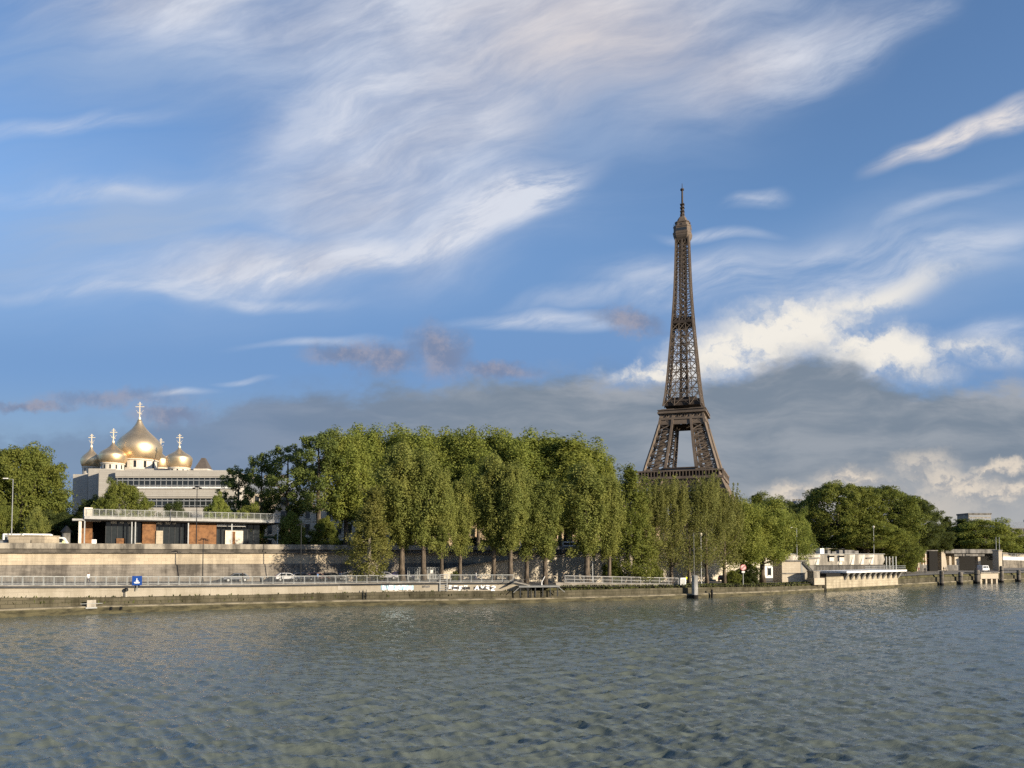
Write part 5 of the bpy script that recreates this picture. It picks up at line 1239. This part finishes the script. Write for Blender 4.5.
def make_tree_kind(kind, seed):
    """meshes of a tree about 20 m tall (crown radius in metres given by kind)"""
    rnd = np.random.default_rng(seed); H = 20.0
    trunk = MB(); cl = []      # clumps (centre, radius)
    if kind == 'poplar':      # tall narrow plane / poplar with upswept limbs, bare lower stem
        z0 = 6.0; Rm = 2.4
        f = lambda t: Rm*(.22+1.05*min(1, (t/.40))**1.2*math.sin(math.pi*min(.93, .30+t*.66))**.7)
        nlimb = 22
    elif kind == 'airy':      # street tree with a long bare stem and separate tufts
        z0 = 7.0; Rm = 4.2
        f = lambda t: Rm*(max(0.05, math.sin(math.pi*(.12+.80*t)))**.7); nlimb = 17
    elif kind == 'plane':     # broad open street tree with a high crown
        z0 = 6.0; Rm = 4.6
        f = lambda t: Rm*(max(0.05, math.sin(math.pi*(.10+.86*t)))**.6); nlimb = 20
    elif kind == 'linden':    # big rounded tree leafed almost to the ground
        z0 = 2.6; Rm = 9.0
        f = lambda t: Rm*(max(.03, math.sin(math.pi*(.16+.80*t)))**.62); nlimb = 26
    elif kind == 'young':     # thin pyramidal poplar
        z0 = 1.2; Rm = 2.6
        f = lambda t: Rm*(1.0-t)**.75*(.55+.8*min(1, t*5)); nlimb = 18
    elif kind == 'willow':    # many thin upright shoots
        z0 = 3.6; Rm = 3.4; 
        f = lambda t: Rm*(.75+.45*math.sin(math.pi*t))*(1-.25*t); nlimb = 24
    elif kind == 'conifer':
        z0 = 1.5; Rm = 3.6; f = lambda t: Rm*(1-t)**.9+.1; nlimb = 26
    elif kind == 'bush':
        z0 = .3; Rm = 9.0; f = lambda t: Rm*max(.03, math.sin(math.pi*(.22+.76*t)))**.6; nlimb = 14
    top = H*(.80 if kind == 'willow' else 1); lean = rnd.normal(size=2)*.5
    axis = lambda z: np.array([lean[0]*(z/H)**2, lean[1]*(z/H)**2, z])
    tr = .34 if kind in ('poplar', 'plane', 'airy', 'linden') else .2
    if kind in ('young', 'conifer', 'willow', 'bush'): tr = .22
    zs = np.linspace(0, top*(.92 if kind != 'bush' else .5), 9)
    trunk.tube([axis(z)+np.array([*rnd.normal(size=2)*.06, 0]) for z in zs], [tr*1.35*(1-.88*z/H)+(.12 if z == 0 else 0) for z in zs], 8)
    hole = rnd.uniform(-1, 1, (3, 3))
    for i in range(nlimb):
        t = (i+rnd.uniform(.1, .9))/nlimb; zc = z0+(top-z0)*t; r = f(t)
        a = i*2.399+rnd.normal()*.4
        reach = r*rnd.uniform(.55, .95) if kind not in ('conifer',) else r*rnd.uniform(.7, 1)
        p1 = axis(zc)+np.array([math.cos(a)*reach, math.sin(a)*reach, rnd.uniform(-.3, .6)])
        if kind == 'bush': zb = zc*.3
        else: zb = max(z0*.75, .5, zc-reach*(1.1 if kind in ('poplar','willow','young') else .7))
        p0 = axis(zb); pm = (p0+p1)/2+np.array([math.cos(a)*reach*.12, math.sin(a)*reach*.12, -.1*reach])
        rr = tr*.32*(1-.6*t)+.03
        trunk.tube([p0, pm, p1], [rr, rr*.7, rr*.3], 5, 0, False)
        cr = {'poplar':1.15,'plane':1.55,'airy':.95,'linden':1.7,'young':.95,'willow':1.1,'conifer':.9,'bush':2.6}[kind]
        # clumps along the outer part of the limb and round its tip
        for j in range(5 if kind in ('plane','bush') else 3 if kind == 'linden' else 6 if kind == 'airy' else 4):
            q = pm+(p1-pm)*rnd.uniform(.15, 1.2)+rnd.normal(size=3)*cr*np.array([.75,.75,.6])
            cl.append((q, cr*rnd.uniform(.55, 1.1)))
    # clumps over the outline, thinning where gaps fall
    nsh = {'poplar':85,'plane':70,'airy':60,'linden':250,'young':46,'willow':40,'conifer':60,'bush':80}[kind]
    for i in range(nsh):
        t = rnd.uniform(0, 1)**(.9); a = rnd.uniform(0, 6.283); r = f(t)*rnd.uniform(.72, 1.06)*(1+.16*math.sin(3*a+seed)+.12*math.sin(7*t*3+a*2))
        q = axis(z0+(top-z0)*t)+np.array([math.cos(a)*r, math.sin(a)*r, 0])
        if any(np.dot(q/np.array([Rm,Rm,H*.5])-np.array([0,0,1]), h_) > .82*np.linalg.norm(h_) for h_ in hole) and rnd.uniform() < .55: continue
        cl.append((q, rnd.uniform(.5, 1.15)*{'poplar':.85,'plane':1.15,'airy':.7,'linden':1.2,'young':.65,'willow':.7,'conifer':.6,'bush':1.9}[kind]))
    if kind in ('willow', 'young', 'poplar'):      # upright feathery shoots breaking the top and the sides
        for i in range(90 if kind == 'willow' else 26):
            t = rnd.uniform(.5 if kind == 'willow' else .25, 1.0); a = rnd.uniform(0, 6.283); r = f(t)*rnd.uniform(.2, 1.0); base = axis(z0+(top-z0)*t*.86)+np.array([math.cos(a)*r, math.sin(a)*r, 0])
            L = rnd.uniform(1.8, 4.4) if kind == 'willow' else rnd.uniform(1.5, 3.4)
            for s_ in np.linspace(0, 1, 6): cl.append((base+np.array([math.cos(a)*.35*s_, math.sin(a)*.35*s_, L*s_]), .42*(1-.6*s_)))
    P_, N_ = [], []
    for q, r in cl:
        n = int((18 if kind == 'willow' else 40)+95*min(r, 2.4)**1.75)
        d = rnd.normal(size=(n,3)); d /= np.linalg.norm(d, axis=1, keepdims=True)
        rr = rnd.uniform(.25, 1, n)**.55
        P_.append(q+d*(r*rr)[:, None]*np.array([1,1,{'poplar':1.5,'plane':1.25,'willow':1.6,'young':1.4}.get(kind, .95)])); N_.append(d*.9+np.array([0,0,.3]))
    nf = {'poplar':9500,'plane':9000,'airy':0,'linden':9000,'young':3800,'willow':900,'conifer':2200,'bush':3000}[kind]
    if nf:
        t = rnd.uniform(0, 1, nf)**.95; a = rnd.uniform(0, 2*math.pi, nf)
        ft = np.array([f(v) for v in np.linspace(0, 1, 60)]); rr = np.interp(t, np.linspace(0, 1, 60), ft)
        ph = rnd.uniform(0, 6, 6)
        lump = 1+.13*np.sin(3*a+ph[0]+5*t)+.10*np.sin(7*a+ph[1]-9*t)+.10*np.sin(4*a+26*t+ph[2])+.08*np.sin(11*a+ph[3]+17*t)
        q = rnd.uniform(.45, 1.02, nf)**.6*lump; zz_ = z0+(top-z0)*t
        ax = np.stack([lean[0]*(zz_/H)**2, lean[1]*(zz_/H)**2, zz_+rnd.normal(size=nf)*.3], 1)
        P_.append(ax+np.stack([np.cos(a)*rr*q, np.sin(a)*rr*q, np.zeros(nf)], 1)); N_.append(np.stack([np.cos(a)*.8, np.sin(a)*.8, .25+t*.5], 1))
    P_ = np.concatenate(P_); N_ = np.concatenate(N_); keep = P_[:, 2] > .15; P_, N_ = P_[keep], N_[keep]
    size = {'poplar':.22,'plane':.25,'airy':.24,'linden':.30,'young':.20,'willow':.20,'conifer':.26,'bush':.40}[kind]
    lm = {'airy':'leaf_airy','poplar':'leaf_poplar','plane':'leaf_plane','linden':'leaf_linden','young':'leaf_poplar','willow':'leaf_willow','conifer':'leaf_dark','bush':'leaf_linden'}[kind]
    asp = .8 if kind != 'willow' else .5
    crown = leaf_mesh('crown', P_, N_, size, rnd, M[lm], asp)
    tm = MB(); tme = bpy.data.meshes.new('trunk'); tme.from_pydata(trunk.v, [], trunk.f); tme.materials.append(M['palebark' if kind == 'young' else 'bark']); tme.polygons.foreach_set('use_smooth', [True]*len(trunk.f))
    w = np.percentile(np.abs(P_[:, 0]-0), 97)*2; top_ = np.percentile(P_[:, 2], 99.8)
    return crown, tme, float(w), float(top_)
KINDS = {}
for kd, n in (('poplar', 4), ('plane', 4), ('airy', 4), ('linden', 4), ('young', 2), ('willow', 3), ('conifer', 2), ('bush', 3)):
    KINDS[kd] = [make_tree_kind(kd, 31*i+len(kd)*7+5) for i in range(n)]
CATN = {'poplar':('poplar_tree','tree'),'plane':('plane_tree','tree'),'airy':('plane_tree','tree'),'linden':('linden_tree','tree'),'young':('young_poplar','tree'),'willow':('willow_tree','tree'),'conifer':('conifer_tree','tree'),'bush':('bush','bush')}
trnd = random.Random(77); tcount = {}
def tree(kind, x, d, ytop, wpx, z, label, group=None, leaf=None):
    i = tcount.get(kind, 0); tcount[kind] = i+1
    crown, tme, w, top_ = KINDS[kind][i % len(KINDS[kind])]
    nm, cat = CATN[kind]
    if kind == 'bush' and 'tree' in label.split(' ')[0:5]: nm, cat = 'leafy_tree', 'tree'
    p = dz_at(x, d, z); h = at(x, ytop, d).z-z
    T = empty(nm, p, label, cat, group, trnd.uniform(0, 6.28)); s = wpx*d/F/w
    T.scale = (s, s, h/top_)
    for n, me in (('crown', crown), ('trunk', tme)):
        o = bpy.data.objects.new(n, me); col.objects.link(o); o.parent = T
        if leaf and n == 'crown':
            o.material_slots[0].link = 'OBJECT'; o.material_slots[0].material = M[leaf]
    return T
# left
tree('linden', 20, 152, 444, 84, STREET, 'big rounded tree at the far left edge, taller than its neighbours')
tree('linden', 42, 160, 462, 38, STREET, 'rounded tree half hidden between the tallest left tree and the golden domes')
tree('linden', -38, 150, 455, 90, STREET, 'large tree cut by the left edge of the view')
tree('linden', 92, 150, 496, 40, STREET, 'dark green tree before the church, left of the pair above the pavilion', None, 'leaf_dark')
tree('linden', 122, 147, 481, 50, STREET, 'dark green tree before the church, right of the pair above the pavilion')
tree('bush', 36, 134, 508, 24, STREET, 'yellowish bush right of the lamp mast behind the timber cabin', None, 'leaf_poplar')
tree('bush', 2, 136, 502, 34, STREET, 'pale green bush at the left edge under the big tree')
tree('bush', 60, 140, 512, 44, STREET, 'dark shrub behind the white car by the timber cabin', None, 'leaf_dark')
tree('bush', 172, 150, 502, 34, STREET, 'low dark shrub peeping over the middle of the pavilion roof', None, 'leaf_dark')
tree('bush', 217, 148, 494, 26, STREET, 'yellow green bush above the pavilion roof before the right wing', None, 'leaf_plane')
tree('airy', 238, 165, 467, 34, STREET, 'smallest of the open street trees right of the church')
tree('airy', 261, 160, 453, 36, STREET, 'open street tree, second to the right of the church')
tree('airy', 287, 158, 446, 42, STREET, 'open street tree left of the tallest thin trunk')
tree('airy', 318, 152, 430, 48, STREET, 'tall plane tree with bare stem and gaps, leftmost tall one of the dense mass')
tree('plane', 346, 156, 430, 50, STREET, 'tall plane tree just behind the light young poplar')
tree('bush', 248, 150, 505, 34, STREET, 'shrub behind the right end of the pavilion', None, 'leaf_plane')
tree('bush', 292, 150, 512, 26, STREET, 'small tree of light leaves between the pavilion and the tall thin trunk', None, 'leaf_plane')
tree('bush', 325, 152, 517, 26, STREET, 'shrub on the street before the arched house', None, 'leaf_linden')
for x, y, w, d in ((366,427,60,166),(392,430,58,172),(416,428,60,166),(440,430,62,173),(466,430,60,168),(492,431,58,174),(516,430,62,168),(543,434,60,175),(568,438,56,170),(590,445,48,178)):
    tree('plane' if trnd.random() < .65 else 'poplar', x, d, y, w, STREET, 'tall plane tree of the dense back row rising behind the riverside poplars', 'plane trees in the dense back row', 'leaf_plane')
for x, y, w, d in ((384,455,40,160),(478,452,40,162),(560,458,44,166),(606,462,26,170)):
    tree('plane', x, d, y, w, STREET, 'leafy tree filling the middle of the dense tree mass', 'leafy trees in the middle of the mass', 'leaf_plane')
# poplars on the quay
QD = lambda x, k=6.5: edge_depth(x)+k
tree('young', 368, QD(368, 3.6), 486, 42, deck_z(368), 'light young poplar standing alone in front of the tree mass behind the railing', None, 'leaf_young')
fr = [(402,446,40),(424,450,36),(442,470,27),(460,480,23),(494,456,34),(510,464,32),(527,476,28),(545,480,31),(587,464,42),(609,476,26)]
on = ['first','second','third','fourth','fifth','sixth','seventh','eighth','ninth','tenth']
for i, (x, y, w) in enumerate(fr):
    tree('poplar', x, QD(x, 5.6+trnd.uniform(-1, 2.2)), y, w, deck_z(x), on[i]+' poplar from the left in the front row on the quay', 'poplars in the front row on the quay')
tree('young', 630, QD(630, 7), 465, 40, deck_z(630), 'pointed dark poplar just left of the iron tower', None, 'leaf_linden')
tree('young', 641, QD(641, 9), 492, 30, deck_z(641), 'smaller pointed poplar at the left foot of the iron tower', None, 'leaf_poplar')
for i, (x, y, w) in enumerate(((653,481,36),(671,475,36),(689,480,36),(706,473,34),(724,484,36))):
    tree('willow', x, QD(x, 7+trnd.uniform(-1.5, 3)), y, w, deck_z(x), ['first','second','third','fourth','fifth'][i]+' feathery pale tree from the left in front of the iron tower', 'feathery trees in front of the iron tower')
tree('plane', 742, QD(742, 10), 500, 50, deck_z(742), 'rounded quay tree right of the feathery trees')
tree('plane', 762, QD(762, 12), 498, 56, deck_z(762), 'broad yellow green quay tree beside the white kiosk', None, 'leaf_plane')
tree('plane', 798, 200, 509, 27, deck_z(795), 'small rounded tree behind the stone block house', None, 'leaf_plane')
tree('young', 757, 230, 493, 34, STREET, 'spiky tree top right of the iron tower foot', None, 'leaf_linden')
for x, y, w in ((775, 499, 60), (735, 505, 60), (700, 508, 60), (662, 506, 60)):
    tree('linden', x, 262, y, w, STREET, 'distant dark tree behind the feathery trees', 'distant dark trees under the tower', 'leaf_dark')
for x, y, w, lab in ((612, 560, 18, 'low'), (655, 566, 14, 'small'), (748, 563, 20, 'dark'), (733, 570, 14, 'round'), (455, 571, 10, 'tiny')):
    tree('bush', x, QD(x, 8), y, w, deck_z(x), {'low':'low green shrub behind the left part of the cream railing','small':'small shrub behind the right part of the cream railing','dark':'dark shrub behind the round red rimmed sign','round':'small round shrub left of the round red rimmed sign','tiny':'little shrub against the pale ramp wall'}[lab], None, 'leaf_dark' if lab == 'dark' else None)
# right
tree('linden', 838, 228, 483, 78, STREET, 'large rounded tree behind the white hall')
tree('linden', 882, 238, 487, 74, STREET, 'large tree right of the biggest one behind the white hall')
tree('linden', 868, 222, 518, 62, STREET, 'lower lighter tree over the right end of the white hall', None, 'leaf_plane')
tree('linden', 912, 246, 496, 60, STREET, 'dark tree at the right end of the big tree group', None, 'leaf_dark')
tree('linden', 808, 245, 507, 50, STREET, 'dark tree left of the big rounded tree', None, 'leaf_dark')
tree('linden', 897, 226, 534, 46, deck_z(897), 'bushy dark green tree at the end of the pier')
tree('bush', 932, 262, 526, 34, STREET, 'low dark tree left of the two conifers', None, 'leaf_dark')
tree('conifer', 947, 285, 517, 24, STREET, 'dark conifer behind the arcade roof, left of two')
tree('conifer', 960, 290, 519, 26, STREET, 'dark conifer behind the arcade roof, right of two')
tree('bush', 985, 285, 519, 62, STREET, 'wide yellow green tree above the concrete arcade', None, 'leaf_plane')
tree('bush', 955, 292, 530, 40, STREET, 'low tree between the conifers and the arcade roof')
tree('bush', 1022, 330, 540, 40, STREET, 'low dark tree at the right edge behind the footbridge', None, 'leaf_dark')
for i, x in enumerate(range(790, 935, 18)):
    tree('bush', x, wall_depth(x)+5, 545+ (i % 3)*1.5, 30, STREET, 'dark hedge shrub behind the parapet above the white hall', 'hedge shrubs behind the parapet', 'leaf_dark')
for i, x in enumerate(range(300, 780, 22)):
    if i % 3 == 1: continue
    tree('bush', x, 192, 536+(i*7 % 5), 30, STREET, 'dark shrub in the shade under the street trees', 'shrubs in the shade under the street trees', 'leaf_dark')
